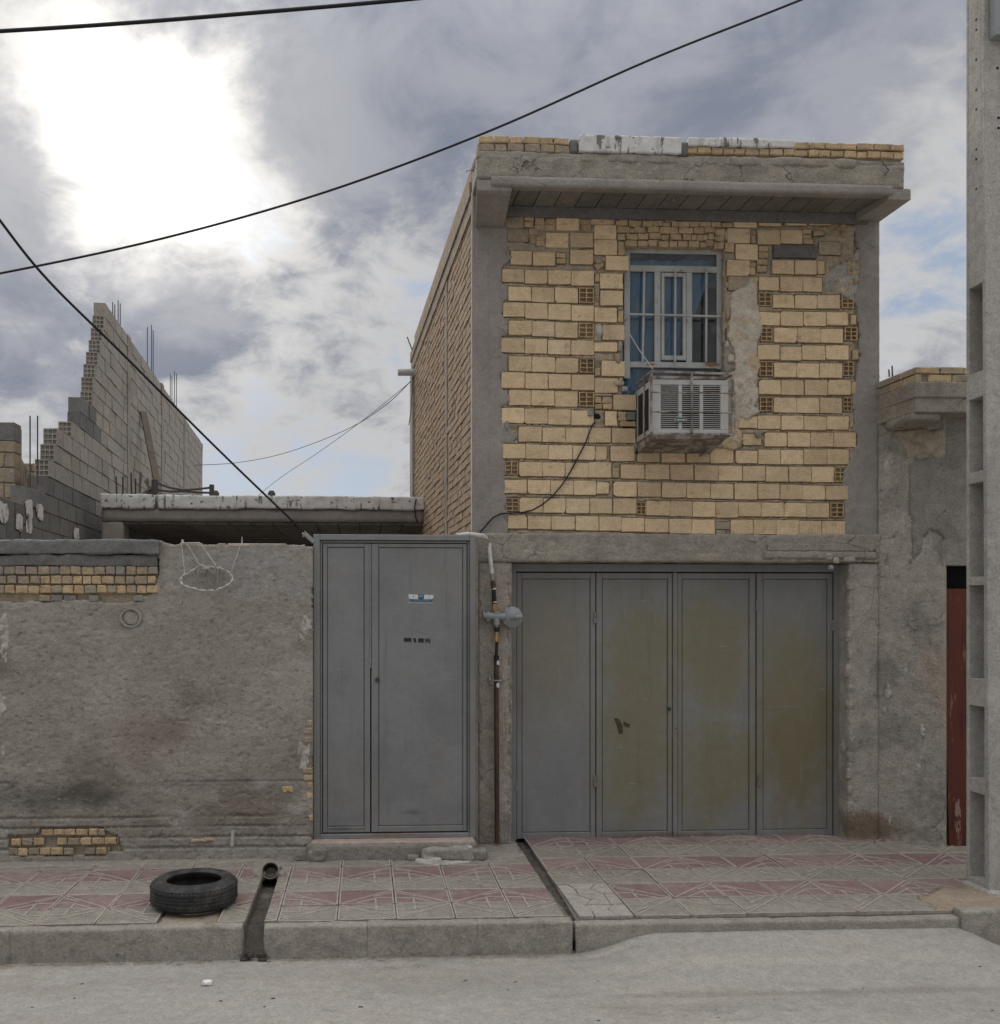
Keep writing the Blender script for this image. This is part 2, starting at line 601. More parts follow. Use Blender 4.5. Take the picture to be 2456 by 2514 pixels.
def hollow(name, x0, x1, z0, z1, y, mat, parent, nc=2, nr=3, depth=0.12, wall=0.16, tilt=0.0, axis='y'):
    """clay block seen on its open end"""
    if x0 > x1: x0, x1 = x1, x0
    if z0 > z1: z0, z1 = z1, z0
    w, h = x1 - x0, z1 - z0
    tx, tz = w * wall / nc * 0.8, h * wall / nr * 1.0
    xs, zs = [0], [0]
    cw, ch = (w - tx * (nc + 1)) / nc, (h - tz * (nr + 1)) / nr
    for i in range(nc): xs += [xs[-1] + tx, xs[-1] + tx + cw]
    xs.append(w)
    for i in range(nr): zs += [zs[-1] + tz, zs[-1] + tz + ch]
    zs.append(h)
    V, Fs, vid = [], [], {}
    def vx(i, j, d_):
        k = (i, j, d_)
        if k not in vid:
            vid[k] = len(V)
            jx = random.uniform(-.0015, .0015)
            V.append((xs[i] - w / 2 + jx, d_, zs[j] - h / 2 + random.uniform(-.0015, .0015)))
        return vid[k]
    for i in range(len(xs) - 1):
        for j in range(len(zs) - 1):
            if i % 2 == 1 and j % 2 == 1:
                for (a, b_), (c_, e) in (((i, j), (i + 1, j)), ((i + 1, j), (i + 1, j + 1)), ((i + 1, j + 1), (i, j + 1)), ((i, j + 1), (i, j))):
                    Fs.append((vx(a, b_, 0.0), vx(c_, e, 0.0), vx(c_, e, depth), vx(a, b_, depth)))
                Fs.append((vx(i, j, depth), vx(i + 1, j, depth), vx(i + 1, j + 1, depth), vx(i, j + 1, depth)))
            else:
                Fs.append((vx(i, j, 0.0), vx(i + 1, j, 0.0), vx(i + 1, j + 1, 0.0), vx(i, j + 1, 0.0)))
    m = len(xs) - 1; k = len(zs) - 1
    c = [vx(0, 0, 0.0), vx(m, 0, 0.0), vx(m, k, 0.0), vx(0, k, 0.0)]
    n0 = len(V)
    V += [(V[i][0], depth + .005, V[i][2]) for i in c]
    for i in range(4):
        Fs.append((c[(i + 1) % 4], c[i], n0 + i, n0 + (i + 1) % 4))
    o = mk(name, V, Fs, mat, None)
    o.location = ((x0 + x1) / 2, y, (z0 + z1) / 2)
    o.rotation_euler = (0, -tilt, 0)
    if parent is not None:
        o.parent = parent
        o.matrix_parent_inverse = parent.matrix_world.inverted()
    return o

def stone(name, c, size, mat, parent=None, seed=0, sub=2, amp=0.35):
    """irregular rubble stone"""
    bm = bmesh.new()
    bmesh.ops.create_icosphere(bm, subdivisions=sub, radius=1.0)
    V = np.array([v.co[:] for v in bm.verts])
    n = fbm(V[:, 0] * 1.3 + seed, V[:, 1] * 1.3, V[:, 2] * 1.3, seed, 3)
    V = np.sign(V) * np.abs(V) ** 0.75
    V = V * (1 + n * 2 * amp)[:, None] * np.array(size) / 2
    F_ = [[v.index for v in f.verts] for f in bm.faces]
    bm.free()
    o = mk(name, V, F_, mat, None)
    o.location = c
    if parent is not None:
        o.parent = parent
        o.matrix_parent_inverse = parent.matrix_world.inverted()
    return o

# ------------------------------------------------------------------ palette
GREY_C = (0.25, 0.228, 0.198)
concrete = surf('concrete', (0.295, 0.268, 0.232), [
    dict(col=(0.17, 0.155, 0.138), scale=2.2, lo=0.45, hi=0.7, amt=0.6),
    dict(col=(0.34, 0.31, 0.27), scale=5, lo=0.5, hi=0.72, amt=0.5, st=(1, 1, 2.5)),
    dict(col=(0.36, 0.27, 0.18), scale=1.3, lo=0.55, hi=0.75, amt=0.25),
    dict(col=(0.12, 0.11, 0.10), scale=30, lo=0.62, hi=0.72, amt=0.5)], cracks=(2.2, 0.014, 0.85), bumps=((9, 0.35, 0.03), (60, 0.4, 0.006)))
concrete_board = surf('board_marked_concrete', (0.305, 0.275, 0.232), [
    dict(col=(0.17, 0.155, 0.135), scale=2.0, lo=0.45, hi=0.7, amt=0.55),
    dict(col=(0.40, 0.355, 0.295), scale=3.6, lo=0.5, hi=0.7, amt=0.5, st=(0.8, 1, 1.8)),
    dict(col=(0.13, 0.12, 0.11), scale=26, lo=0.63, hi=0.72, amt=0.5, st=(0.5, 1, 1.6))],
    cracks=(1.9, 0.012, 0.85), bumps=((9, 0.5, 0.03, (0.7, 1, 1.8)), (45, 0.5, 0.012), (90, 0.4, 0.005)))
col_grey = surf('smooth_grey_concrete', (0.29, 0.266, 0.238), [
    dict(col=(0.205, 0.185, 0.167), scale=1.8, lo=0.42, hi=0.7, amt=0.6),
    dict(col=(0.29, 0.265, 0.24), scale=6, lo=0.55, hi=0.75, amt=0.45, st=(2.5, 1, 0.6)),
    dict(col=(0.10, 0.095, 0.09), scale=38, lo=0.66, hi=0.74, amt=0.6)], cracks=(1.6, 0.008, 0.6), grain=.2, bumps=((12, 0.3, 0.02), (80, 0.4, 0.005)))
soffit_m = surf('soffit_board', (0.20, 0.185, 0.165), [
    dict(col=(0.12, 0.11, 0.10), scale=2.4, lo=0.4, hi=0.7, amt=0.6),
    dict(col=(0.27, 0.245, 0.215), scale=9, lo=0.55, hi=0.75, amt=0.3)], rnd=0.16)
mortar = surf('mortar', (0.36, 0.292, 0.205), [
    dict(col=(0.27, 0.245, 0.21), scale=4, lo=0.47, hi=0.62, amt=0.85),
    dict(col=(0.17, 0.15, 0.125), scale=14, lo=0.55, hi=0.7, amt=0.6)], bumps=((35, 0.6, 0.012), (120, 0.5, 0.004)))
brick_y = surf('buff_brick', (0.61, 0.462, 0.29), [
    dict(col=(0.67, 0.53, 0.355), scale=1.7, lo=0.45, hi=0.68, amt=0.7),
    dict(col=(0.50, 0.36, 0.22), scale=4.5, lo=0.52, hi=0.72, amt=0.6, st=(1, 1, 2)),
    dict(col=(0.30, 0.225, 0.145), scale=10, lo=0.56, hi=0.72, amt=0.55),
    dict(col=(0.76, 0.63, 0.43), scale=9, lo=0.58, hi=0.70, amt=0.6, st=(0.4, 1, 8)),
    dict(col=(0.25, 0.185, 0.12), scale=26, lo=0.66, hi=0.72, amt=0.6)],
    rnd=0.17, grain=0.2, grooves=(330, 0.16), bumps=((8, 0.25, 0.02), (55, 0.35, 0.006)))
brick_small = surf('buff_brick_broken', (0.46, 0.345, 0.215), [
    dict(col=(0.52, 0.39, 0.22), scale=6, lo=0.45, hi=0.68, amt=0.6),
    dict(col=(0.27, 0.20, 0.125), scale=9, lo=0.5, hi=0.72, amt=0.65)], rnd=0.16, bumps=((24, 0.5, 0.016), (80, 0.4, 0.005)))
brick_dusty = surf('buff_brick_plastered', (0.34, 0.275, 0.19), [
    dict(col=(0.27, 0.24, 0.20), scale=7, lo=0.42, hi=0.6, amt=0.8),
    dict(col=(0.45, 0.33, 0.19), scale=11, lo=0.55, hi=0.7, amt=0.6)], rnd=0.14, bumps=((30, 0.5, 0.012),))
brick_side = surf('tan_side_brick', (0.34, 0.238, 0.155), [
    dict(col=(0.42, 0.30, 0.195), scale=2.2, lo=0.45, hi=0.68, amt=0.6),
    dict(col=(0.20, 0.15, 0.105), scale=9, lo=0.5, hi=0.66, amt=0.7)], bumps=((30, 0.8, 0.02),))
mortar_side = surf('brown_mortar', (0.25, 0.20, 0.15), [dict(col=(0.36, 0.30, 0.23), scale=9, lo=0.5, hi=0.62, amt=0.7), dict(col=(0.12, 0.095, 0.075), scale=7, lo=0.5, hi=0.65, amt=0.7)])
brick_hollow = surf('hollow_brick_clay', (0.47, 0.335, 0.185), [
    dict(col=(0.33, 0.25, 0.16), scale=12, lo=0.5, hi=0.7, amt=0.5)], rnd=0.12, bumps=((60, 0.3, 0.005),))
block_clay = surf('clay_block', (0.305, 0.282, 0.25), [
    dict(col=(0.35, 0.31, 0.26), scale=1.4, lo=0.45, hi=0.7, amt=0.6),
    dict(col=(0.27, 0.235, 0.20), scale=4, lo=0.5, hi=0.72, amt=0.5)], rnd=0.10, rnd_hue=0.008, bumps=((25, 0.4, 0.012),))
block_grey = surf('cement_block', (0.165, 0.16, 0.152), [
    dict(col=(0.20, 0.196, 0.19), scale=3, lo=0.5, hi=0.7, amt=0.5),
    dict(col=(0.10, 0.098, 0.096), scale=6, lo=0.52, hi=0.72, amt=0.5)], rnd=0.12, bumps=((70, 0.5, 0.008),))
white_wash = surf('white_paint_flaking', (0.60, 0.59, 0.57), [
    dict(col=(0.36, 0.345, 0.32), scale=6, lo=0.52, hi=0.66, amt=0.6, st=(2, 1, .5)),
    dict(col=(0.12, 0.11, 0.10), scale=7, lo=0.60, hi=0.64, amt=0.85, st=(2.2, 1, .45)),
    dict(col=(0.13, 0.12, 0.11), scale=14, lo=0.60, hi=0.63, amt=0.9)], grain=.12, bumps=((18, 0.4, 0.012),))
pale_plaster = surf('pale_plaster', (0.50, 0.44, 0.36), [
    dict(col=(0.50, 0.375, 0.225), scale=5, lo=0.50, hi=0.58, amt=0.85, st=(1, 1, 1.8)),
    dict(col=(0.34, 0.29, 0.225), scale=9, lo=0.55, hi=0.66, amt=0.6),
    dict(col=(0.60, 0.55, 0.46), scale=8, lo=0.52, hi=0.7, amt=0.6),
    dict(col=(0.22, 0.19, 0.16), scale=24, lo=0.64, hi=0.7, amt=0.7)], bumps=((20, 0.5, 0.016), (80, 0.4, 0.005)))
wl0, wl1 = at(-200, 1700, 7.68), at(770, 1700, 7.68)
wall_plaster = surf('mud_cement_plaster', (0.285, 0.258, 0.22), [
    dict(col=(0.36, 0.338, 0.30), scale=4, lo=0.52, hi=0.62, amt=0.5, st=(0.45, 1, 1.6), dist=.6),
    dict(col=(0.36, 0.335, 0.295), scale=1.5, lo=0.46, hi=0.64, amt=0.75),
    dict(col=(0.19, 0.165, 0.135), scale=1.5, lo=0.5, hi=0.66, amt=0.8),
    dict(col=(0.27, 0.195, 0.16), scale=2.3, blob=(at(370, 1810, 7.68), (0.75, 1, 0.35)), bias=0.3, lo=0.35, hi=0.7, amt=0.35),
    dict(col=(0.24, 0.165, 0.13), scale=2.3, blob=(at(620, 1985, 7.68), (0.45, 1, 0.18)), bias=0.3, lo=0.35, hi=0.7, amt=0.4),
    dict(col=(0.085, 0.078, 0.07), scale=3.2, blob=(at(130, 1960, 7.68), (0.95, 1, 0.16)), bias=0.3, lo=0.35, hi=0.8, amt=0.8, st=(1, 1, 1.6)),
    dict(col=(0.10, 0.095, 0.09), scale=3.2, blob=(at(480, 1925, 7.68), (1.1, 1, 0.06)), bias=0.22, lo=0.38, hi=0.8, amt=0.6),
    dict(col=(0.30, 0.29, 0.275), scale=3, blob=(at(600, 1400, 7.68), (0.7, 1, 0.24)), bias=0.4, lo=0.4, hi=0.65, amt=0.75),
    dict(col=(0.085, 0.075, 0.065), scale=30, lo=0.57, hi=0.70, amt=0.6, st=(0.8, 1, 1.2)),
    dict(col=(0.36, 0.325, 0.275), scale=34, lo=0.57, hi=0.70, amt=0.55, st=(0.7, 1, 1.3))],
    grain=.22, cracks=(1.3, 0.006, 0.35), bumps=((20, 0.35, 0.015, (0.8, 1, 1.2)), (60, 0.6, 0.009, (0.8, 1, 1.2)), (150, 0.4, 0.004)))
plaster_right = surf('weathered_plaster', (0.35, 0.322, 0.28), [
    dict(col=(0.20, 0.185, 0.16), scale=2.4, lo=0.48, hi=0.66, amt=0.75),
    dict(col=(0.42, 0.39, 0.34), scale=3.2, lo=0.54, hi=0.70, amt=0.6),
    dict(col=(0.34, 0.25, 0.195), scale=1.6, lo=0.5, hi=0.68, amt=0.5, st=(2, 1, .5)),
    dict(col=(0.17, 0.125, 0.085), scale=3.5, blob=(at(2140, 2025, 8.05), (0.26, 1, 0.13)), bias=0.5, lo=0.35, hi=0.75, amt=0.9),
    dict(col=(0.55, 0.54, 0.50), scale=9, lo=0.66, hi=0.70, amt=0.6, st=(1.5, 1, 0.6)),
    dict(col=(0.13, 0.12, 0.105), scale=18, lo=0.6, hi=0.7, amt=0.5)],
    cracks=(2.0, 0.012, 0.7), bumps=((10, 0.5, 0.03), (50, 0.6, 0.012)))
plaster_dark = surf('dark_grey_plaster', (0.265, 0.246, 0.218), [
    dict(col=(0.16, 0.148, 0.13), scale=2.5, lo=0.45, hi=0.7, amt=0.6),
    dict(col=(0.25, 0.235, 0.21), scale=4, lo=0.52, hi=0.72, amt=0.5)], bumps=((12, 0.5, 0.03), (50, 0.5, 0.01)))
plaster_yellow = surf('yellowish_plaster', (0.375, 0.325, 0.25), [
    dict(col=(0.22, 0.195, 0.165), scale=5, lo=0.52, hi=0.64, amt=0.85),
    dict(col=(0.52, 0.44, 0.31), scale=8, lo=0.5, hi=0.7, amt=0.5)], bumps=((18, 0.5, 0.02),))
white_spot = surf('lime_plaster', (0.44, 0.42, 0.375), [
    dict(col=(0.28, 0.255, 0.215), scale=7, lo=0.46, hi=0.62, amt=0.8)], bumps=((30, 0.5, 0.012),))
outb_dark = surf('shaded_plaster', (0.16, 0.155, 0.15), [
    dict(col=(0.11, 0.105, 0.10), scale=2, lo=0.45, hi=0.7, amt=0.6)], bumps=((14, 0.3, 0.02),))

# metal doors: grey paint, olive undercoat showing where it wore thin
OL = (0.19, 0.172, 0.11)
def gp(px, py): return at(px, py, 8.27)
G_ST = dict(scale=4.2, lo=0.16, hi=0.80, st=(1.1, 1, 0.8), fall=0.62, rg=.68)
def ol(px, py, rx_, rz_, amt, c=OL): return dict(col=c, blob=(gp(px, py), (rx_, 1, rz_)), bias=0.55, amt=amt, **G_ST)
garage_m = surf('worn_grey_metal_paint', (0.222, 0.225, 0.222), [
    dict(col=(0.165, 0.169, 0.17), scale=1.4, lo=0.42, hi=0.7, amt=0.6, st=(1, 1, 0.5)),
    ol(1350, 1600, 0.34, 0.7, 0.6), ol(1570, 1640, 0.36, 0.7, 0.85), ol(1560, 1860, 0.34, 0.6, 0.95), ol(1750, 1600, 0.36, 0.6, 0.95), ol(1760, 1890, 0.40, 0.5, 0.95),
    ol(1955, 1800, 0.38, 0.85, 1.0, (0.172, 0.146, 0.085)), ol(1940, 1640, 0.3, 0.5, 0.6),
    dict(col=(0.15, 0.085, 0.05), scale=4, blob=(gp(1660, 2052), (1.6, 1, 0.05)), bias=0.25, lo=0.42, hi=0.7, amt=0.6, st=(2, 1, .6)),
    dict(col=(0.24, 0.245, 0.25), scale=4, blob=(gp(1810, 1760), (0.42, 1, 0.07)), bias=0.3, lo=0.35, hi=0.9, amt=0.5, st=(0.6, 1, 2)),
    dict(col=(0.26, 0.26, 0.25), scale=5, blob=(gp(1930, 1735), (0.3, 1, 0.03)), bias=0.3, lo=0.4, hi=0.9, amt=0.5),
    dict(col=(0.11, 0.11, 0.105), scale=3, lo=0.56, hi=0.74, amt=0.35, st=(5, 1, 0.3)),
    dict(col=(0.27, 0.27, 0.26), scale=5, lo=0.6, hi=0.74, amt=0.4, st=(3, 1, 0.3)),
    dict(col=(0.30, 0.30, 0.29), scale=12, lo=0.68, hi=0.72, amt=0.5, st=(.35, 1, 2.4)),
    dict(col=(0.06, 0.058, 0.052), scale=55, lo=0.68, hi=0.74, amt=0.6)],
    rough=0.45, spec=0.45, grain=0.08, bumps=((2.2, 0.5, 0.035), (120, 0.15, 0.002)))
def dp(px, py): return at(px, py, 7.75)
door_m = surf('grey_metal_paint', (0.208, 0.21, 0.208), [
    dict(col=(0.155, 0.157, 0.162), scale=1.7, lo=0.42, hi=0.68, amt=0.7),
    dict(col=(0.20, 0.19, 0.155), scale=1.9, lo=0.5, hi=0.7, amt=0.6, st=(1, 1, 0.6)),
    dict(col=(0.115, 0.115, 0.115), scale=3, lo=0.56, hi=0.74, amt=0.5, st=(5, 1, 0.3)),
    dict(col=(0.30, 0.30, 0.295), scale=12, lo=0.67, hi=0.72, amt=0.45, st=(.4, 1, 2.2)),
    dict(col=(0.16, 0.09, 0.05), scale=5, blob=(dp(970, 2048), (0.8, 1, 0.035)), bias=0.25, lo=0.42, hi=0.7, amt=0.6),
    dict(col=(0.07, 0.07, 0.068), scale=5, blob=(dp(1010, 1995), (0.22, 1, 0.06)), bias=0.3, lo=0.42, hi=0.8, amt=0.7),
    dict(col=(0.085, 0.086, 0.086), scale=5, blob=(dp(925, 1790), (0.04, 1, 0.14)), bias=0.3, lo=0.42, hi=0.8, amt=0.6),
    dict(col=(0.07, 0.07, 0.068), scale=4, blob=(dp(850, 2036), (0.2, 1, 0.02)), bias=0.3, lo=0.42, hi=0.8, amt=0.7),
    dict(col=(0.30, 0.29, 0.27), scale=40, lo=0.70, hi=0.74, amt=0.5)],
    rough=0.45, spec=0.45, grain=0.08, bumps=((2.2, 0.5, 0.035), (120, 0.15, 0.002)))
gap_m = surf('dark_gap', (0.012, 0.012, 0.012), rough=1, bumps=())
white_frame = surf('chipped_white_paint', (0.42, 0.43, 0.415), [
    dict(col=(0.25, 0.245, 0.225), scale=4, lo=0.45, hi=0.7, amt=0.6),
    dict(col=(0.10, 0.075, 0.055), scale=22, lo=0.64, hi=0.70, amt=0.8),
    dict(col=(0.21, 0.10, 0.045), scale=7, lo=0.62, hi=0.70, amt=0.85),
    dict(col=(0.22, 0.10, 0.04), scale=8, blob=(at(1750, 897, 8.2), (0.14, 1, 0.04)), bias=0.25, lo=0.4, hi=0.6, amt=0.9),
    dict(col=(0.22, 0.10, 0.04), scale=8, blob=(at(1600, 897, 8.2), (0.10, 1, 0.03)), bias=0.25, lo=0.4, hi=0.6, amt=0.8)],
    rough=0.6, bumps=((40, 0.3, 0.004),))
rust = surf('rusty_iron', (0.18, 0.152, 0.13), [
    dict(col=(0.38, 0.355, 0.32), scale=9, lo=0.43, hi=0.58, amt=0.85),
    dict(col=(0.08, 0.05, 0.038), scale=14, lo=0.52, hi=0.7, amt=0.7)], rough=0.85, bumps=((60, 0.4, 0.004),))
ac_m = surf('off_white_enamel', (0.50, 0.50, 0.48), [
    dict(col=(0.40, 0.385, 0.355), scale=4, lo=0.45, hi=0.7, amt=0.6),
    dict(col=(0.20, 0.12, 0.07), scale=12, lo=0.66, hi=0.72, amt=0.7)], rough=0.5, spec=0.4, bumps=((60, 0.1, 0.002),))
black_m = surf('black_void', (0.012, 0.012, 0.013), rough=0.9, bumps=())
ac_dark = surf('dark_plastic', (0.03, 0.03, 0.031), rough=0.7, bumps=())
green_m = surf('green_badge', (0.03, 0.12, 0.06), rough=0.5, bumps=())
white_m = surf('white_print', (0.62, 0.63, 0.62), [dict(col=(0.45, 0.45, 0.43), scale=20, lo=0.5, hi=0.7, amt=0.5)], rough=0.6, bumps=())
blue_m = surf('blue_print', (0.045, 0.12, 0.19), [dict(col=(0.10, 0.20, 0.27), scale=30, lo=0.5, hi=0.7, amt=0.6)], rough=0.6, bumps=())
curtain_m = surf('blue_curtain', (0.21, 0.40, 0.60), [dict(col=(0.11, 0.25, 0.42), scale=3, lo=0.4, hi=0.7, amt=0.6, st=(3, 1, 0.3))], rough=0.9, bumps=())
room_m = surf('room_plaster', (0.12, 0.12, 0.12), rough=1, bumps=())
pipe_m = surf('brown_pipe', (0.085, 0.052, 0.035), [
    dict(col=(0.045, 0.032, 0.026), scale=5, lo=0.45, hi=0.7, amt=0.7, st=(2, 2, 0.5)),
    dict(col=(0.15, 0.095, 0.06), scale=12, lo=0.58, hi=0.72, amt=0.6)], rough=0.7, bumps=((80, 0.3, 0.003),))
black_pipe = surf('black_rubber_pipe', (0.028, 0.026, 0.024), rough=0.6, bumps=((90, 0.3, 0.003),))
brass = surf('brass', (0.50, 0.33, 0.13), [dict(col=(0.25, 0.16, 0.07), scale=30, lo=0.5, hi=0.7, amt=0.6)], rough=0.45, metal=0.6, bumps=())
reg_m = surf('grey_regulator_paint', (0.27, 0.285, 0.29), [dict(col=(0.19, 0.20, 0.205), scale=14, lo=0.5, hi=0.7, amt=0.5)], rough=0.45, spec=0.5, bumps=((60, 0.1, 0.003),))
wrap_m = surf('white_wrap', (0.62, 0.61, 0.58), [dict(col=(0.42, 0.40, 0.36), scale=20, lo=0.5, hi=0.7, amt=0.6)], rough=0.7, bumps=((50, 0.3, 0.003),))
cable_m = surf('black_cable', (0.016, 0.017, 0.020), rough=0.5, bumps=())
wire_m = surf('grey_wire', (0.10, 0.10, 0.105), rough=0.6, bumps=())
rope_m = surf('pale_rope', (0.43, 0.415, 0.37), [dict(col=(0.34, 0.32, 0.28), scale=40, lo=0.45, hi=0.65, amt=0.6)], rough=0.95, bumps=((200, 0.5, 0.002),))
net_m = surf('grey_net_cord', (0.33, 0.31, 0.27), rough=0.95, bumps=())
rebar_m = surf('rebar', (0.075, 0.07, 0.068), rough=0.8, bumps=())
wood_m = surf('weathered_wood', (0.17, 0.14, 0.115), [dict(col=(0.11, 0.095, 0.08), scale=4, lo=0.45, hi=0.7, amt=0.6, st=(4, 4, 0.5))], bumps=((20, 0.4, 0.006, (4, 4, 0.5)),))
pvc_m = surf('grey_white_pvc', (0.44, 0.435, 0.42), rough=0.5, bumps=())
red_door = surf('red_primer', (0.115, 0.033, 0.022), [
    dict(col=(0.09, 0.026, 0.018), scale=3, lo=0.45, hi=0.7, amt=0.6, st=(2, 2, 0.5)),
    dict(col=(0.26, 0.16, 0.12), scale=6, lo=0.58, hi=0.66, amt=0.7, st=(3, 3, 0.5)),
    dict(col=(0.05, 0.018, 0.014), scale=4, lo=0.5, hi=0.66, amt=0.7, st=(3, 3, 0.4)),
    dict(col=(0.40, 0.30, 0.24), scale=9, blob=(at(2352, 2000, 7.82), (0.06, 1, 0.34)), bias=0.2, lo=0.48, hi=0.60, amt=0.6, st=(5, 5, 1.2))],
    rough=0.6, bumps=((40, 0.2, 0.004),))
pole_m = surf('precast_pole_concrete', (0.39, 0.375, 0.345), [
    dict(col=(0.29, 0.275, 0.25), scale=2.6, lo=0.45, hi=0.7, amt=0.65, st=(1, 1, 0.4)),
    dict(col=(0.42, 0.41, 0.385), scale=5, lo=0.55, hi=0.72, amt=0.4),
    dict(col=(0.16, 0.15, 0.14), scale=30, lo=0.68, hi=0.73, amt=0.7)], bumps=((14, 0.2, 0.02), (90, 0.3, 0.004)))
kerb_m = surf('kerb_concrete', (0.28, 0.255, 0.22), [
    dict(col=(0.33, 0.305, 0.265), scale=2.4, lo=0.45, hi=0.68, amt=0.65),
    dict(col=(0.15, 0.135, 0.115), scale=3.0, lo=0.55, hi=0.72, amt=0.6, st=(1, 1, 2)),
    dict(col=(0.12, 0.11, 0.10), scale=22, lo=0.63, hi=0.72, amt=0.55)], cracks=(2.6, 0.010, 0.35), bumps=((14, 0.5, 0.025), (70, 0.5, 0.008)))
def tile_mat(name, c, dust):
    return surf(name, c, [
        dict(col=dust, scale=1.3, lo=0.38, hi=0.64, amt=0.8),
        dict(col=dust, scale=9, lo=0.5, hi=0.72, amt=0.45),
        dict(col=(0.13, 0.12, 0.105), scale=5, lo=0.6, hi=0.75, amt=0.4),
        dict(col=(0.42, 0.39, 0.345), scale=3.5, lo=0.64, hi=0.74, amt=0.5, st=(0.5, 2, 1))], rnd=0.07, bumps=((40, 0.35, 0.006), (150, 0.3, 0.002)))
DUST = (0.315, 0.285, 0.245)
tile_red = tile_mat('red_paving_tile', (0.205, 0.135, 0.128), (0.285, 0.225, 0.205))
tile_grey = tile_mat('grey_paving_tile', (0.235, 0.22, 0.185), (0.30, 0.275, 0.238))
rib_m = tile_mat('tile_rib', (0.365, 0.318, 0.282), (0.37, 0.335, 0.295))
bed_m = surf('dirty_joint', (0.15, 0.135, 0.118), [dict(col=(0.23, 0.205, 0.175), scale=12, lo=0.45, hi=0.7, amt=0.6)], bumps=((50, 0.5, 0.01),))
pale_stone = surf('pale_crazy_paving', (0.335, 0.31, 0.275), [
    dict(col=(0.30, 0.28, 0.25), scale=5, lo=0.45, hi=0.7, amt=0.6),
    dict(col=(0.42, 0.395, 0.35), scale=4, lo=0.55, hi=0.7, amt=0.5)], rnd=0.06, bumps=((40, 0.4, 0.008),))
sand_m = surf('sand', (0.30, 0.25, 0.185), [
    dict(col=(0.37, 0.32, 0.25), scale=5, lo=0.45, hi=0.7, amt=0.6),
    dict(col=(0.26, 0.19, 0.115), scale=4, lo=0.52, hi=0.7, amt=0.5)], bumps=((60, 0.5, 0.01), (220, 0.5, 0.003)))
asphalt = surf('dusty_asphalt', (0.335, 0.318, 0.292), [
    dict(col=(0.27, 0.25, 0.222), scale=0.8, lo=0.42, hi=0.68, amt=0.6, st=(0.7, 2.2, 1)),
    dict(col=(0.385, 0.36, 0.318), scale=1.2, lo=0.5, hi=0.7, amt=0.6, st=(0.5, 2.5, 1)),
    dict(col=(0.345, 0.32, 0.275), scale=0.7, lo=0.5, hi=0.7, amt=0.4),
    dict(col=(0.25, 0.23, 0.20), scale=1.1, lo=0.54, hi=0.66, amt=0.5, st=(0.25, 2.6, 1)),
    dict(col=(0.40, 0.375, 0.335), scale=60, lo=0.6, hi=0.7, amt=0.35),
    dict(col=(0.13, 0.12, 0.108), scale=60, lo=0.63, hi=0.70, amt=0.65),
    dict(col=(0.20, 0.185, 0.165), scale=2.6, lo=0.60, hi=0.70, amt=0.5, st=(0.6, 1.6, 1)),
    dict(col=(0.22, 0.20, 0.17), scale=5, blob=((2.4, 5.36, -0.17), (2.2, .05, 1)), bias=.35, lo=.3, hi=.8, amt=.55),
    dict(col=(0.40, 0.38, 0.33), scale=4, blob=((2.2, 5.72, -0.12), (1.6, .10, 1)), bias=.35, lo=.35, hi=.8, amt=.6)], grain=.24,
    bumps=((3, 0.25, 0.05), (45, 0.4, 0.010), (150, 0.6, 0.006)))
rubber = surf('old_tyre_rubber', (0.036, 0.036, 0.036), [
    dict(col=(0.10, 0.093, 0.082), scale=7, lo=0.45, hi=0.68, amt=0.7),
    dict(col=(0.16, 0.145, 0.12), scale=16, lo=0.64, hi=0.74, amt=0.4)], rough=0.8, bumps=((60, 0.35, 0.004),))
mud_m = surf('damp_mud', (0.058, 0.05, 0.042), [dict(col=(0.11, 0.095, 0.075), scale=6, lo=0.45, hi=0.7, amt=0.7)], rough=0.7, bumps=((30, 0.6, 0.015),))
channel_m = surf('channel_silt', (0.10, 0.088, 0.073), [
    dict(col=(0.05, 0.044, 0.038), scale=3, lo=0.45, hi=0.66, amt=0.85, st=(1, 1.6, 1)),
    dict(col=(0.19, 0.17, 0.14), scale=9, lo=0.52, hi=0.7, amt=0.6)], bumps=((30, 0.6, 0.015),))
rubble_m = surf('cement_rubble', (0.30, 0.28, 0.25), [
    dict(col=(0.60, 0.58, 0.54), scale=7, lo=0.5, hi=0.6, amt=0.85),
    dict(col=(0.17, 0.155, 0.14), scale=11, lo=0.55, hi=0.7, amt=0.6)], bumps=((45, 0.6, 0.012),))
step_m = surf('step_cement', (0.24, 0.222, 0.195), [
    dict(col=(0.155, 0.143, 0.128), scale=4, lo=0.45, hi=0.68, amt=0.65),
    dict(col=(0.38, 0.31, 0.265), scale=2.5, lo=0.55, hi=0.72, amt=0.35)], bumps=((22, 0.5, 0.02), (80, 0.5, 0.006)))
step_top = surf('step_tread', (0.40, 0.32, 0.27), [dict(col=(0.30, 0.25, 0.215), scale=6, lo=0.45, hi=0.7, amt=0.6)], bumps=((40, 0.4, 0.008),))
paper_m = surf('white_paper', (0.75, 0.74, 0.72), bumps=())

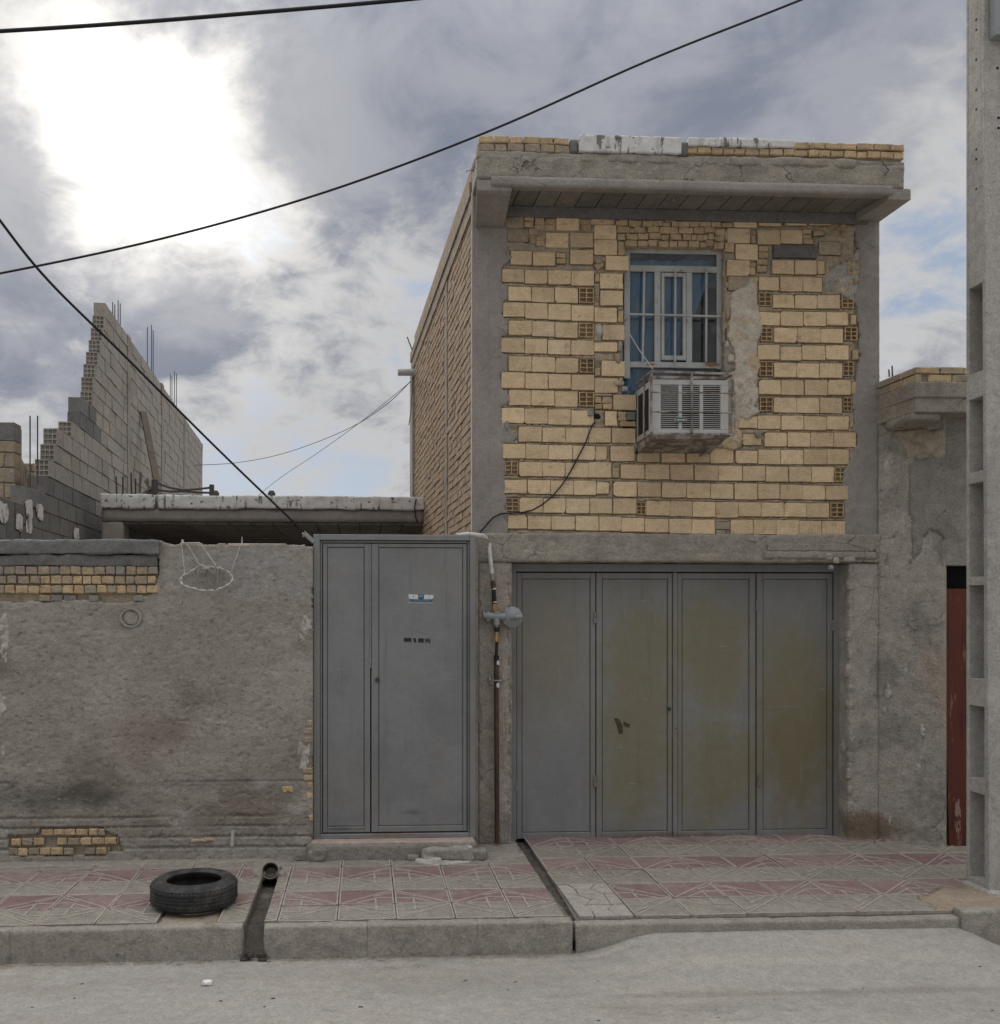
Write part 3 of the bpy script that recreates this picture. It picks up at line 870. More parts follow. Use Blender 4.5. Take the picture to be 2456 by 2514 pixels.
def glass_mat():
    m = bpy.data.materials.new('dusty_window_glass')
    m.use_nodes = True
    t = NT(m.node_tree)
    t.n.clear()
    o = t.new('ShaderNodeOutputMaterial')
    tr = t.new('ShaderNodeBsdfTransparent')
    tr.inputs[0].default_value = (0.80, 0.84, 0.85, 1)
    gl = t.new('ShaderNodeBsdfGlossy')
    gl.inputs['Roughness'].default_value = 0.06
    df = t.new('ShaderNodeBsdfDiffuse')
    df.inputs[0].default_value = (0.32, 0.33, 0.33, 1)
    fr = t.new('ShaderNodeFresnel')
    fr.inputs[0].default_value = 1.45
    pos = t.new('ShaderNodeNewGeometry').outputs['Position']
    m1 = t.new('ShaderNodeMixShader')
    t.put(m1.inputs[0], t.smooth(t.noise(pos, 9, 8), 0.45, 0.8, 0.03, 0.22))
    t.l.new(tr.outputs[0], m1.inputs[1]); t.l.new(df.outputs[0], m1.inputs[2])
    m2 = t.new('ShaderNodeMixShader')
    t.put(m2.inputs[0], fr.outputs[0])
    t.l.new(m1.outputs[0], m2.inputs[1]); t.l.new(gl.outputs[0], m2.inputs[2])
    t.l.new(m2.outputs[0], o.inputs[0])
    return m
glass = glass_mat()

# ------------------------------------------------------------------ road, pavement, kerb
ROAD_Z = -0.20
KY = 6.04                                   # kerb face
def road_disp(X, Y):
    ramp = np.clip((X - 1.30) / 0.55, 0, 1) * np.clip((4.10 - X) / 0.34, 0, 1)
    ramp = ramp * ramp * (3 - 2 * ramp)
    t = np.clip((Y - 5.35) / (KY - 5.35), 0, 1)
    return ramp * t ** 1.15 * 0.118 + fbm(X * 1.3, Y * 1.3, 0, 5, 3) * 0.012
xs = np.concatenate([[-200, -60, -25, -12], np.arange(-7, 7.01, 0.06), [12, 25, 60, 200]])
ys = np.concatenate([[-200, -60, -25, -10, -4, 0, 2], np.arange(3.2, 6.3, 0.05), [7, 9, 12, 20, 30, 60, 200]])
gx, gy = np.meshgrid(xs, ys, indexing='ij')
gz = ROAD_Z + road_disp(gx, gy)
vi = np.arange(gx.size).reshape(gx.shape)
fq = np.stack([vi[:-1, :-1].ravel(), vi[1:, :-1].ravel(), vi[1:, 1:].ravel(), vi[:-1, 1:].ravel()], 1).tolist()
road = mk('road', np.stack([gx.ravel(), gy.ravel(), gz.ravel()], 1), fq, asphalt, None, True)
tag(road, kind='structure')

pave = empty('pavement', (0, 7.0, -0.02), kind='structure')
TR0, TR1 = -0.742, -0.628                   # the drain channel
GP0, GP1 = 1.275, 1.345                     # the open gap beside the driveway
b = MB()
b.slab([(-9, KY + .09), (TR0, KY + .09), (TR0, 8.6), (-9, 8.6)], -0.19, -0.016)
b.slab([(TR1, KY + .09), (GP0 + .035, KY + .09), (GP0, 7.0), (GP0 - .01, 8.6), (TR1, 8.6)], -0.19, -0.016)
b.slab([(GP1 - .01, KY + .09), (9, KY + .09), (9, 8.6), (GP1 + .02, 8.6), (GP1 + .02, 7.2)], -0.19, -0.016)
b.slab([(TR0 + .001, 7.30), (TR1 - .001, 7.30), (TR1 - .001, 8.6), (TR0 + .001, 8.6)], -0.19, -0.004)
bed = b.build('tile_bed', bed_m, pave)
rough_sheet('channel_floor', [(TR0 - .02, KY + .012), (TR1 + .02, KY + .012), (TR1 + .02, 7.5), (TR0 - .02, 7.5)], -0.075, 0.14, channel_m, pave, cell=0.012, amp=0.016, freq=18, seed=8, plane='xy',
            fn=lambda gx, gy: -0.125 * np.clip((6.30 - gy) / 0.24, 0, 1) ** 1.2)
rough_sheet('gap_soil', [(GP0 - .03, 6.08), (GP1 + .04, 6.08), (GP1 + .04, 8.3), (GP0 - .03, 8.3)], -0.034, 0.1, channel_m, pave, cell=0.014, amp=0.022, freq=16, seed=9, plane='xy')

# one paving tile: raised ribs in a fan; u from the star side, v from the middle line to the outer edge
def tile_mesh(name, w_, h_, base_m, flip_u, flip_v):
    m = MB()
    g = 0.002
    def U(u): return (1 - u) * w_ if flip_u else u * w_
    def Vv(v): return v * h_ if not flip_v else (1 - v) * h_
    m.box(g, w_ - g, g, h_ - g, -0.02, 0.0)
    m.cur = 1
    def rib(u0, v0, u1, v1, wd=0.0125, hgt=0.0042):
        m.beam((U(u0), Vv(v0), hgt / 2 - .0005), (U(u1), Vv(v1), hgt / 2 - .0005), wd, hgt + .001)
    rib(0.024, 0.03, 0.024, 0.97, 0.010); rib(0.976, 0.03, 0.976, 0.97, 0.010)
    rib(0.04, 0.022, 0.96, 0.022, 0.009); rib(0.04, 0.978, 0.96, 0.978, 0.012)
    rib(0.05, 0.05, 0.955, 0.93)
    rib(0.30, 0.05, 0.64, 0.33, 0.013)
    rib(0.66, 0.04, 0.66, 0.41); rib(0.68, 0.40, 0.96, 0.40, 0.013)
    rib(0.62, 0.50, 0.955, 0.78, 0.013)
    me = bpy.data.meshes.new(name)
    me.from_pydata([tuple(v) for v in m.v], [], m.f)
    me.materials.append(base_m); me.materials.append(rib_m)
    me.polygons.foreach_set('material_index', m.mi)
    bm = bmesh.new(); bm.from_mesh(me)
    bmesh.ops.recalc_face_normals(bm, faces=bm.faces)
    bm.to_mesh(me); bm.free()
    return me

def clip_mesh(me, cuts):
    me = me.copy()
    bm = bmesh.new(); bm.from_mesh(me)
    for co, no in cuts:
        r = bmesh.ops.bisect_plane(bm, geom=bm.verts[:] + bm.edges[:] + bm.faces[:], plane_co=co, plane_no=no, clear_outer=True)
        ee = [e for e in r['geom_cut'] if isinstance(e, bmesh.types.BMEdge)]
        if ee:
            bmesh.ops.holes_fill(bm, edges=ee)
    bm.to_mesh(me); bm.free()
    return me if len(me.vertices) else None

def lay(x_start, w_, k0, k1, y_start, h_, rows, skip=(), cuts=None, ymax=None, tag_=''):
    meshes = {}
    for r in range(rows):
        red = r % 2 == 1
        for k in range(k0, k1):
            if (k, r) in skip:
                continue
            par = k % 2
            # grey tiles: middle line on their far edge; red tiles: middle line on their near edge
            key = (red, par)
            if key not in meshes:
                meshes[key] = tile_mesh('paving_tile', w_, h_, tile_red if red else tile_grey, par == 1, not red)
            x, y = x_start + k * w_, y_start + r * h_
            me = meshes[key]
            cl = []
            for (cx0, cx1, co, no) in (cuts or []):
                if x < cx1 and x + w_ > cx0:
                    cl.append((Vector(co) - Vector((x, y, 0)), Vector(no)))
            pieces = []
            if ymax is not None and y + h_ > ymax(x):
                cl2 = [((0, ymax(x) - y, 0), (0, 1, 0))]
            else:
                cl2 = []
            if cl and len(cl) == 2 and cl[0][1].x * cl[1][1].x < 0:
                pieces = [clip_mesh(me, [cl[0]] + cl2), clip_mesh(me, [cl[1]] + cl2)]
            elif cl or cl2:
                pieces = [clip_mesh(me, cl + cl2)]
            else:
                pieces = [me]
            for pm in pieces:
                if pm is None:
                    continue
                o = bpy.data.objects.new('paving_tile', pm)
                o.location = (x, y, random.uniform(-.004, .004))
                o.rotation_euler = (random.uniform(-.008, .008), random.uniform(-.008, .008), random.uniform(-.006, .006))
                link(o, pave)

XL0, TW = -0.172, 0.3735
lay(XL0, TW, -13, 4, KY + .10, 0.32, 7, skip=[(-3, 0)],
    cuts=[(TR0 - .01, TR1 + .01, (TR0 - .004, 0, 0), (1, 0, 0)), (TR0 - .01, TR1 + .01, (TR1 + .004, 0, 0), (-1, 0, 0)),
          (GP0 - .06, GP1 + .2, (GP0 - .006, 0, 0), (1, 0, 0))],
    ymax=lambda x: 7.70 if x < -0.70 else (7.60 if x < 0.9 else 8.3))
XR0, RW = GP1 + .012, 0.3635
lay(XR0, RW, 0, 16, KY + .09, 0.3665, 6, skip=[(0, 0), (0, 1)])
# pale crazy paving at the foot of the driveway
py0, py1, px0_, px1_ = KY + .10, KY + .09 + 2 * .3665, XR0 + .004, XR0 + RW - .004
def crazy(poly):
    cxm = sum(p[0] for p in poly) / len(poly); cym = sum(p[1] for p in poly) / len(poly)
    pl = [(cxm + (p[0] - cxm) * .955, cym + (p[1] - cym) * .965) for p in poly]
    m = MB(); m.slab([(px0_ + p[0] * (px1_ - px0_), py0 + p[1] * (py1 - py0)) for p in pl], -0.018, 0.001)
    o = m.build('paving_stone', pale_stone, pave, bevel=0.003)
    o.location.z = random.uniform(-.002, .003)
for rr in range(3):
    y0_, y1_ = rr / 3, (rr + 1) / 3
    s = 0.08 * (1 if rr % 2 else -1)
    crazy([(0, y0_), (.28, y0_), (.38 + s, y0_ + .16), (.22, y1_), (0, y1_)])
    crazy([(.28, y0_), (.74, y0_), (.68 + s, y0_ + .17), (.38 + s, y0_ + .16)])
    crazy([(.38 + s, y0_ + .16), (.68 + s, y0_ + .17), (.78, y1_), (.22, y1_)])
    crazy([(.74, y0_), (1, y0_), (1, y1_), (.78, y1_), (.68 + s, y0_ + .17)])
# bare sand where tiles are missing, screed along the wall foot
rough_sheet('sand_patch', [(XL0 - 3 * TW + .002, KY + .095), (XL0 - 2 * TW - .002, KY + .095), (XL0 - 2 * TW - .002, KY + .42), (XL0 - 3 * TW + .002, KY + .42)], -0.012, 0.01, sand_m, pave, cell=0.02, amp=0.005, plane='xy', seed=4)
rough_sheet('sand_patch', [(3.70, 6.12), (8, 6.12), (8, 6.52), (4.3, 6.62), (4.0, 6.60), (3.72, 6.42)], 0.012, 0.03, sand_m, pave, cell=0.025, amp=0.012, plane='xy', seed=5, jag=0.05)
rough_sheet('wall_foot_screed', [(-6, 7.55), (-2.6, 7.52), (-1.4, 7.58), (-0.9, 7.60), (-0.78, 7.66), (-0.78, 7.74), (-6, 7.74)], 0.008, 0.03, kerb_m, pave, cell=0.022, amp=0.006, plane='xy', seed=6, jag=0.04)
rough_sheet('wall_foot_screed', [(0.93, 7.50), (1.10, 7.62), (1.27, 7.70), (1.27, 8.1), (0.93, 8.1)], 0.006, 0.03, kerb_m, pave, cell=0.02, amp=0.005, plane='xy', seed=16, jag=0.04)
rough_sheet('wall_foot_screed', [(-0.80, 7.24), (-0.57, 7.22), (-0.52, 7.50), (-0.56, 7.70), (-0.84, 7.72), (-0.86, 7.4)], 0.007, 0.03, kerb_m, pave, cell=0.018, amp=0.006, plane='xy', seed=17, jag=0.03)
kerb = empty('kerb', (0, KY, ROAD_Z), kind='structure')
def kerb_run(x0, x1, z1, n, dy=0.0, sd=0):
    edges = [x0 + (x1 - x0) * i / n for i in range(n + 1)]
    for i in range(1, n): edges[i] += random.uniform(-.06, .06)
    for i in range(n):
        rough_box('kerb_stone', (edges[i] - .005, KY + dy + random.uniform(-.004, .004), ROAD_Z - .05), (edges[i + 1] + .005, KY + .092, z1 + random.uniform(-.003, .003)),
                  kerb_m, kerb, cell=0.018, amp=0.009, freq=13, r=0.006, seed=sd + i, lowamp=0.004)
kerb_run(-6.5, TR0 - .012, 0.003, 8, 0, 10)
kerb_run(TR1 + .012, GP1 - .05, 0.003, 3, 0.0, 40)
kerb_run(GP1 - .02, 3.80, -0.018, 2, 0.005, 60)
kerb_run(3.805, 8.5, 0.03, 7, -0.015, 80)

# drain channel spill and litter

# ------------------------------------------------------------------ the two-storey house
FY = 8.10                                   # front plane of the house
def X(px, Y=FY, py=1000): return at(px, py, Y).x
def Z(py, Y=FY, px=1650): return at(px, py, Y).z
HX0, HX1 = X(1166), X(2156)
house = empty('brick_house', ((HX0 + HX1) / 2, FY, 0), 'narrow two-storey buff brick house with concrete frame over a folding metal garage door', 'house')
SLOPE = -0.0436                             # the side walls are not quite square to the front
HY1 = 13.75
z_beam0, z_beam1 = Z(1381), Z(1311)
z_roof0, z_roof1 = Z(532), Z(420)

# ---- front wall of the upper storey: mortar bed with the window opening, bricks set in it
wx0, wx1 = X(1531), X(1779)
wz0, wz1 = Z(1075), Z(604)
fw = empty('front_wall', ((HX0 + HX1) / 2, FY, z_beam1), parent=house)
holes_w = [[(wx0, wz0), (wx1, wz0), (wx1, wz1), (wx0, wz1)]]
b = MB()
b.box(HX0 + .02, wx0 - .005, FY + .03, FY + .22, z_beam1 - .05, z_roof1)
b.box(wx1 + .005, HX1 - .02, FY + .03, FY + .22, z_beam1 - .05, z_roof1)
b.box(wx0 - .006, wx1 + .006, FY + .03, FY + .22, wz1 + .005, z_roof1)
b.box(wx0 - .006, wx1 + .006, FY + .03, FY + .22, z_beam1 - .05, wz0 - .005)
b.build('wall_core', mortar, fw)

S = 600 / 1904.0
def T1(x, y): return 1100 + x * S, 300 + y * S
def T2(x, y): return 1650 + x * S, 300 + y * S
def T3(x, y): return 1100 + x * S, 850 + y * S
def T4(x, y): return 1650 + x * S, 850 + y * S
S6 = 400 / 1904.0
def T6(x, y): return 1500 + x * S6, 500 + y * S6
def rect(T, r, Y=FY):
    a = T(r[0], r[2]); c = T(r[1], r[3])
    mx, my = (a[0] + c[0]) / 2, (a[1] + c[1]) / 2
    return at(a[0], my, Y).x, at(c[0], my, Y).x, at(mx, c[1], Y).z, at(mx, a[1], Y).z
RECTS = []
def put(T, rows, mat=brick_y, kind='b', name='brick', **kw):
    for r in rows:
        x0, x1, z0, z1 = rect(T, r)
        proud = random.uniform(-0.006, 0.004)
        RECTS.append((x0, x1, z0, z1))
        if kind == 'b':
            brick(name, x0, x1, z0, z1, FY + proud, mat, fw, jit=0.0022 if (x1 - x0) > .12 else .004, chip=0.25 if (x1 - x0) > .12 else .7,
                  b=0.0025 if (x1 - x0) > .12 else .005, **kw)
        else:
            nc = 2
            hollow('hollow_brick', x0, x1, z0, z1, FY + proud, brick_hollow, fw, nc=nc, **kw)

# left of the window
put(T1, [(845,1020,725,842),(765,940,862,975),(955,1128,862,975),(490,655,1000,1108),(662,835,1010,1115),(955,1132,993,1105),
    (425,595,1142,1245),(600,778,1150,1255),(782,958,1155,1262),(963,1140,1155,1270),
    (472,650,1280,1390),(655,830,1285,1402),(835,1012,1290,1405),
    (430,598,1405,1515),(603,778,1410,1530),(782,958,1415,1540),(965,1138,1425,1545),
    (472,652,1545,1658),(657,833,1550,1668),(838,1012,1560,1678),
    (415,597,1678,1792),(602,775,1685,1800),(780,955,1695,1808),(962,1138,1700,1812),
    (1117,1298,700,795),(1140,1313,800,912),(1142,1318,918,1032),(1232,1408,1040,1152),(1187,1363,1180,1295),(1190,1365,1310,1425),
    (1145,1318,1443,1555),(1205,1378,1578,1695),(1142,1322,1715,1785)])
put(T1, [(465,625,830,930)], brick_dusty)
put(T1, [(597,670,725,765),(597,668,770,815),(680,752,745,795),(678,750,795,835),(762,836,750,797),(760,836,800,842),(1040,1115,758,795),(1040,1115,800,842),
    (630,705,830,870),(640,685,873,940),(688,755,880,920),(688,755,922,960),(845,920,1015,1055),(845,918,1060,1100),(1327,1368,1465,1555),(1330,1375,930,1030),(1150,1182,1180,1240)], brick_small)
put(T1, [(1145,1215,1085,1140)], brick_small, tilt=0.6)
put(T1, [(1022,1138,1290,1405),(1020,1138,1562,1675)], kind='h')
put(T3, [(475,653,78,195),(658,835,85,200),(840,1018,92,205),(418,598,200,325),(605,780,210,328),(785,958,218,330),(963,1140,222,340),
    (475,648,340,458),(652,830,345,462),(835,1012,350,470),(418,595,480,598),(598,778,485,603),(782,957,492,610),(962,1138,500,615),
    (552,732,625,742),(738,915,632,748),(918,1095,635,749),(1098,1272,637,750),(1280,1462,640,752),
    (428,603,760,872),(608,785,765,877),(788,968,770,882),(972,1148,775,885),(1153,1242,778,885),(1270,1453,778,895),
    (555,735,900,1012),(738,913,905,1015),(917,1095,908,1020),(1098,1275,905,1022),
    (440,615,1038,1145),(622,797,1042,1150),(802,978,1045,1155),(982,1155,1048,1158),(1160,1258,1058,1150),
    (560,740,1182,1295),(745,918,1185,1297),(922,1103,1188,1300),(1107,1283,1185,1302),(1290,1468,1188,1305),(1547,1728,1205,1318),
    (470,615,1318,1420),(625,805,1322,1425),(808,990,1325,1430),(995,1175,1325,1435),(1180,1352,1328,1438),(1355,1532,1338,1445),(1537,1722,1345,1450),
    (1200,1378,115,232),(1145,1325,248,362),(1290,1468,378,495),(1225,1320,505,618),
    (1350,1533,920,1030),(1540,1725,922,1035),(1293,1472,1055,1170),(1480,1662,1060,1172),(1670,1857,1062,1178)])
put(T3, [(1147,1198,395,440),(1205,1282,393,442),(1147,1203,448,490),(1208,1282,448,490),(1330,1390,510,580),(1340,1465,583,622),(1285,1335,945,1025),(1145,1192,165,230)], brick_small)
put(T3, [(1395,1465,510,572)], block_grey)
put(T3, [(1028,1138,95,205),(1022,1140,358,468),(445,548,895,1000),(452,552,1182,1282),(1470,1543,1215,1310)], kind='h')
# under and right of the window
put(T4, [(-265,-92,790,900),(-77,105,790,903),(118,297,790,905),(303,482,795,910),(500,668,815,912),(675,848,805,918),(852,1025,808,918),(1030,1207,805,920),(1212,1383,803,920),
    (-12,167,925,1042),(178,360,928,1045),(365,548,930,1048),(552,728,935,1050),(733,908,940,1055),(915,1087,940,1055),(1090,1265,940,1058),
    (118,298,1065,1183),(303,480,1070,1188),(490,667,1070,1192),(672,842,1073,1190),(846,1018,1080,1192),(1020,1195,1085,1195),(1200,1372,1088,1195),
    (-15,160,1207,1325),(163,342,1212,1328),(345,520,1215,1335),(523,695,1215,1325),(698,872,1218,1328),(877,1050,1220,1330),(1053,1225,1225,1335),
    (-20,153,1345,1460),(157,333,1350,1465),(460,633,1350,1463),(637,810,1355,1468),(813,987,1355,1470),(992,1168,1358,1470),(1173,1350,1362,1475),
    (797,970,132,242),(975,1148,135,245),(1153,1328,133,245),(680,848,262,372),(853,1028,265,378),(1038,1215,262,380),(1220,1395,262,378),
    (797,970,402,515),(973,1148,405,520),(1157,1330,402,520),(515,667,545,635),(672,850,540,643),(857,1028,540,650),(1033,1207,545,652),(1210,1380,545,648),
    (553,700,680,770),(725,900,672,780),(905,1080,672,782),(1085,1262,672,780),(1265,1435,672,785)])
put(T4, [(685,788,118,232),(1338,1420,120,230),(688,788,398,505),(1340,1405,398,505),(1270,1365,945,1055),(1235,1340,1220,1332)], kind='h')
put(T4, [(338,455,1370,1425),(342,425,1428,1475),(400,545,690,790)], brick_dusty)
put(T4, [(1400,1440,280,375),(1390,1415,585,635)], brick_small)
put(T2, [(485,663,738,818),(680,855,752,805),(882,1050,728,800),(1070,1238,748,800),(438,612,825,940),(672,845,840,948),(850,1018,838,945),
    (500,670,950,1070),(432,610,1072,1195),(785,955,1072,1180),(962,1132,1075,1185),(1138,1190,1080,1180),
    (680,838,1205,1308),(845,1018,1207,1318),(1022,1172,1207,1318),(790,955,1345,1445),(960,1132,1345,1450),(1137,1312,1345,1450),
    (685,842,1480,1580),(848,1023,1475,1585),(1028,1203,1478,1585),(1206,1372,1480,1580),
    (797,975,1605,1715),(980,1158,1607,1715),(1160,1335,1610,1718),(672,842,1735,1848),(848,1010,1750,1855),(1018,1197,1740,1852),(1202,1378,1740,1848)])
put(T2, [(1150,1320,930,1030)], brick_dusty)
put(T2, [(440,610,1200,1310),(430,600,1605,1700)], brick_dusty)
put(T2, [(1023,1090,830,868),(1025,1092,872,905),(1028,1105,908,945),(1107,1185,845,882),(680,750,965,1003),(678,750,1012,1055),(668,748,1062,1108),(665,740,1115,1165),
    (620,655,885,940),(612,655,1090,1125),(612,652,1130,1185),(1395,1440,1500,1575),(1410,1460,1775,1850),(1312,1368,1215,1320)], brick_small)
put(T2, [(795,1128,958,1055)], block_grey, name='cement_block')
put(T2, [(678,778,1325,1432),(695,785,1600,1705),(1328,1420,1340,1445),(1348,1445,1598,1700),(1372,1452,1070,1180)], kind='h')
x0, x1, z0, z1 = rect(T2, (1225, 1335, 760, 845))
hollow('hollow_brick', x0, x1, z0, z1 - .01, FY - .01, brick_hollow, fw, nc=2, nr=1, tilt=0.65)
# broken small bricks over the window
put(T6, [(95,205,130,205),(212,350,130,190),(352,490,130,190),(555,630,135,185),(640,760,130,205),(772,890,140,205),(892,1003,130,195),(1010,1150,140,190),(1155,1255,135,200),(1265,1425,140,212),
    (60,195,198,255),(210,358,195,262),(370,490,198,262),(492,600,200,258),(605,700,215,260),(720,915,208,270),(920,1030,205,265),(1035,1170,210,265),(1180,1290,215,265),(1295,1425,217,268),
    (80,215,260,340),(225,275,290,335),(282,408,268,335),(435,570,265,330),(575,790,274,345),(795,960,280,348),(975,1095,272,345),(1100,1218,270,335),(1225,1335,285,370),
    (80,175,345,420),(185,312,350,420),(320,440,348,412),(455,590,337,405),(595,680,360,425),(695,830,355,420),(845,940,358,422),(950,1005,360,425),(1010,1075,362,430),(1080,1140,362,420),(1145,1215,347,412),(1218,1325,375,440),
    (175,308,428,495),(318,432,432,495),(442,550,414,485),(560,675,435,502),(690,780,430,500),(785,905,430,500),(915,1035,430,505),(1042,1110,445,505),(1115,1200,424,495),(1210,1325,445,522),
    (90,160,440,580),(1340,1420,300,420),(1335,1440,450,560)], brick_small)
def bed_fn(gx, gz):
    ins = np.zeros(gx.shape, bool)
    rim = np.zeros(gx.shape, bool)
    for (a0, a1, c0, c1) in RECTS:
        ins |= (gx > a0) & (gx < a1) & (gz > c0) & (gz < c1)
        rim |= (gx > a0 - .006) & (gx < a1 + .006) & (gz > c0 - .007) & (gz < c1 + .002)
    sq = .017 + fbm(gx * 9, gz * 18, 4.0, 88, 3) * .05
    r_ = np.where(ins | rim, -.008, np.clip(sq, -.010, .028))
    return np.where((gx < X(1236)) | (gx > X(2100)), -.022, r_)      # stays behind the columns
rough_sheet('mortar_bed', [(HX0 + .01, z_beam1 - .02), (HX1 - .01, z_beam1 - .02), (HX1 - .01, z_roof0 + .02), (HX0 + .01, z_roof0 + .02)], FY + .024, 0.03, mortar, fw,
            cell=0.0085, amp=0.008, freq=26, seed=21, holes=holes_w, jag=0.012, edge=0.004, fn=bed_fn)
# loose plaster: pale coat right of the window, grey smears by the columns, lumps
def wpoly(pts, Y=FY): return [(at(a, c, Y).x, at(a, c, Y).z) for a, c in pts]
rough_sheet('pale_plaster_patch', wpoly([(1794, 720), (1838, 700), (1842, 683), (1864, 680), (1862, 712), (1858, 735), (1864, 760), (1872, 790), (1872, 812), (1862, 842), (1860, 870), (1866, 890), (1858, 925), (1862, 960), (1856, 1000), (1868, 1012), (1848, 1022), (1840, 1030), (1816, 1026), (1812, 1050), (1826, 1080), (1806, 1104), (1776, 1098), (1768, 1085), (1800, 1065), (1800, 930), (1808, 905), (1804, 855), (1790, 830)]), FY - .010, 0.05, pale_plaster, fw, cell=0.011, amp=0.012, freq=24, seed=33, jag=0.02)
rough_sheet('plaster_smear', wpoly([(2026, 700), (2036, 662), (2066, 648), (2096, 630), (2118, 600), (2120, 700), (2108, 742), (2085, 728), (2062, 716), (2030, 712)]), FY + .002, 0.05, plaster_right, fw, cell=0.011, amp=0.009, freq=24, seed=34, jag=0.025)
rough_sheet('plaster_smear', wpoly([(1400, 495), (1460, 480), (1470, 512), (1490, 520), (1490, 600), (1470, 612), (1440, 600), (1400, 612), (1340, 606), (1290, 620), (1250, 612), (1250, 590), (1300, 596), (1290, 570), (1330, 540)]), FY + .008, 0.05, mortar, fw, cell=0.011, amp=0.010, freq=24, seed=35, jag=0.03)
for i, (px, py, sx_, sz_, mt) in enumerate(((1795, 880, .06, .07, pale_plaster), (1785, 700, .03, .05, mortar), (1787, 770, .035, .09, mortar), (1785, 845, .03, .06, pale_plaster), (1472, 812, .05, .11, white_spot),
        (1517, 880, .05, .10, brick_dusty), (1520, 940, .09, .06, pale_plaster), (1535, 955, .06, .05, rubble_m), (1450, 1015, .06, .05, plaster_dark), (2090, 560, .09, .05, mortar), (2070, 575, .05, .06, brick_dusty),
        (1862, 1068, .06, .06, mortar), (2100, 690, .03, .06, mortar), (1470, 640, .07, .05, mortar), (1245, 1045, .04, .09, col_grey), (1523, 850, .035, .1, mortar))):
    p = at(px, py, FY)
    stone('mortar_lump', (p.x, FY + .005, p.z), (sx_, .05, sz_), mt, fw, seed=i * 3 + 1)
# holes beside the cooler and the cable: their dark painted on as black lumps
for px, py, w_, h_ in ((1465, 1018, .09, .075), (1570, 1105, .12, .07), (1855, 1113, .08, .05)):
    p = at(px, py, FY)
    o = stone('painted_hole', (p.x, FY + .010, p.z), (w_, .022, h_), black_m, fw, seed=int(px))

# ---- concrete frame of the upper storey
lc = [(1166, 430), (1244, 430), (1238, 520), (1248, 545), (1246, 625), (1260, 630), (1234, 655), (1233, 695), (1248, 700), (1248, 735), (1236, 742), (1235, 780), (1249, 788), (1249, 820), (1232, 828), (1231, 865), (1248, 872), (1249, 912), (1232, 918), (1232, 955), (1247, 960), (1252, 985), (1240, 996), (1232, 1002), (1232, 1038),
      (1250, 1046), (1266, 1060), (1270, 1075), (1258, 1085), (1236, 1088), (1236, 1125), (1241, 1130), (1240, 1166), (1239, 1178), (1239, 1212), (1243, 1220), (1242, 1255), (1249, 1262), (1248, 1316), (1166, 1316)]
rough_sheet('corner_column', wpoly(lc), FY - .004, 0.06, col_grey, house, cell=0.0125, amp=0.0035, freq=14, seed=41, jag=0.006,
            fn=lambda gx, gz: np.where(np.abs(gx - X(1203) - fbm(gz * 3, gz * 0, 0, 3, 2) * .006) < .006, -.006, 0.0))
rc = [(2100, 430), (2160, 430), (2160, 1316), (2072, 1316), (2074, 1270), (2073, 1230), (2070, 1195), (2076, 1150), (2084, 1140), (2094, 1110), (2094, 1100), (2104, 1095), (2106, 1065), (2096, 1060), (2098, 1030), (2095, 970), (2106, 905), (2110, 880), (2112, 830), (2108, 790), (2106, 755), (2098, 735), (2106, 700), (2112, 668), (2112, 640), (2108, 610), (2100, 560)]
rough_sheet('corner_column', wpoly(rc), FY - .004, 0.06, col_grey, house, cell=0.0125, amp=0.005, freq=16, seed=42, jag=0.008)
# ground-floor pillars and lintel beam
gx0, gx1 = X(1257), X(2083)
rough_box('gate_pillar', (HX0 + .015, FY - .02, -0.05), (gx0, FY + .22, z_beam0 + .005), concrete, house, cell=0.022, amp=0.006, freq=14, r=0.02, seed=43, lowamp=.004)
rough_sheet('pillar_plaster', [(HX0 + .03, 0.0), (X(1248), 0.0), (X(1252), .6), (X(1246), 1.2), (X(1250), z_beam0 - .06), (X(1242), z_beam0), (HX0 + .03, z_beam0)], FY - .026, .02, plaster_right, house, cell=0.013, amp=0.005, freq=18, seed=44, jag=0.02)
rough_box('gate_pillar', (gx1, FY - .015, -0.05), (HX1 + .01, FY + .22, z_beam0 + .005), plaster_right, house, cell=0.022, amp=0.008, freq=10, r=0.02, seed=45, lowamp=.006)
rough_box('lintel_beam', (HX0 + .005, FY - .035, z_beam0), (HX1 + .005, FY + .22, z_beam1), concrete_board, house, cell=0.018, amp=0.013, freq=10, r=0.009, seed=46, lowamp=.004)
b = MB()
b.box(X(1880), X(2145), FY - .048, FY - .02, Z(1352), Z(1336), 0.004)
b.build('form_board_mark', concrete_board, house)
rough_box('beam_patch', (X(1870), FY - .046, Z(1372)), (X(2150), FY - .02, Z(1352)), concrete_board, house, cell=0.02, amp=0.006, r=.008, seed=47)
p = at(2035, 1368, FY)
for i, (dx, dz, s_) in enumerate(((-.02, .0, .07), (.04, -.03, .06), (.0, -.09, .045), (.16, -.02, .05))):
    stone('mortar_lump', (p.x + dx, FY - .035, p.z + dz), (s_ * (2.2 if i == 3 else 1), .05, s_), white_spot if i < 2 else plaster_right, house, seed=90 + i)
# broken edge of the opening
for i in range(16):
    py = 1395 + i * 42
    p = at(2085 + random.uniform(-4, 4), py, FY)
    stone('mortar_lump', (p.x + .01, FY + .01, p.z), (.04 + .03 * random.random(), .07, .11), plaster_right, house, seed=200 + i)
for i in range(12):
    p = at(1255 + random.uniform(-3, 3), 1400 + i * 55, FY)
    stone('mortar_lump', (p.x - .012, FY + .0, p.z), (.03, .06, .12), concrete, house, seed=230 + i)

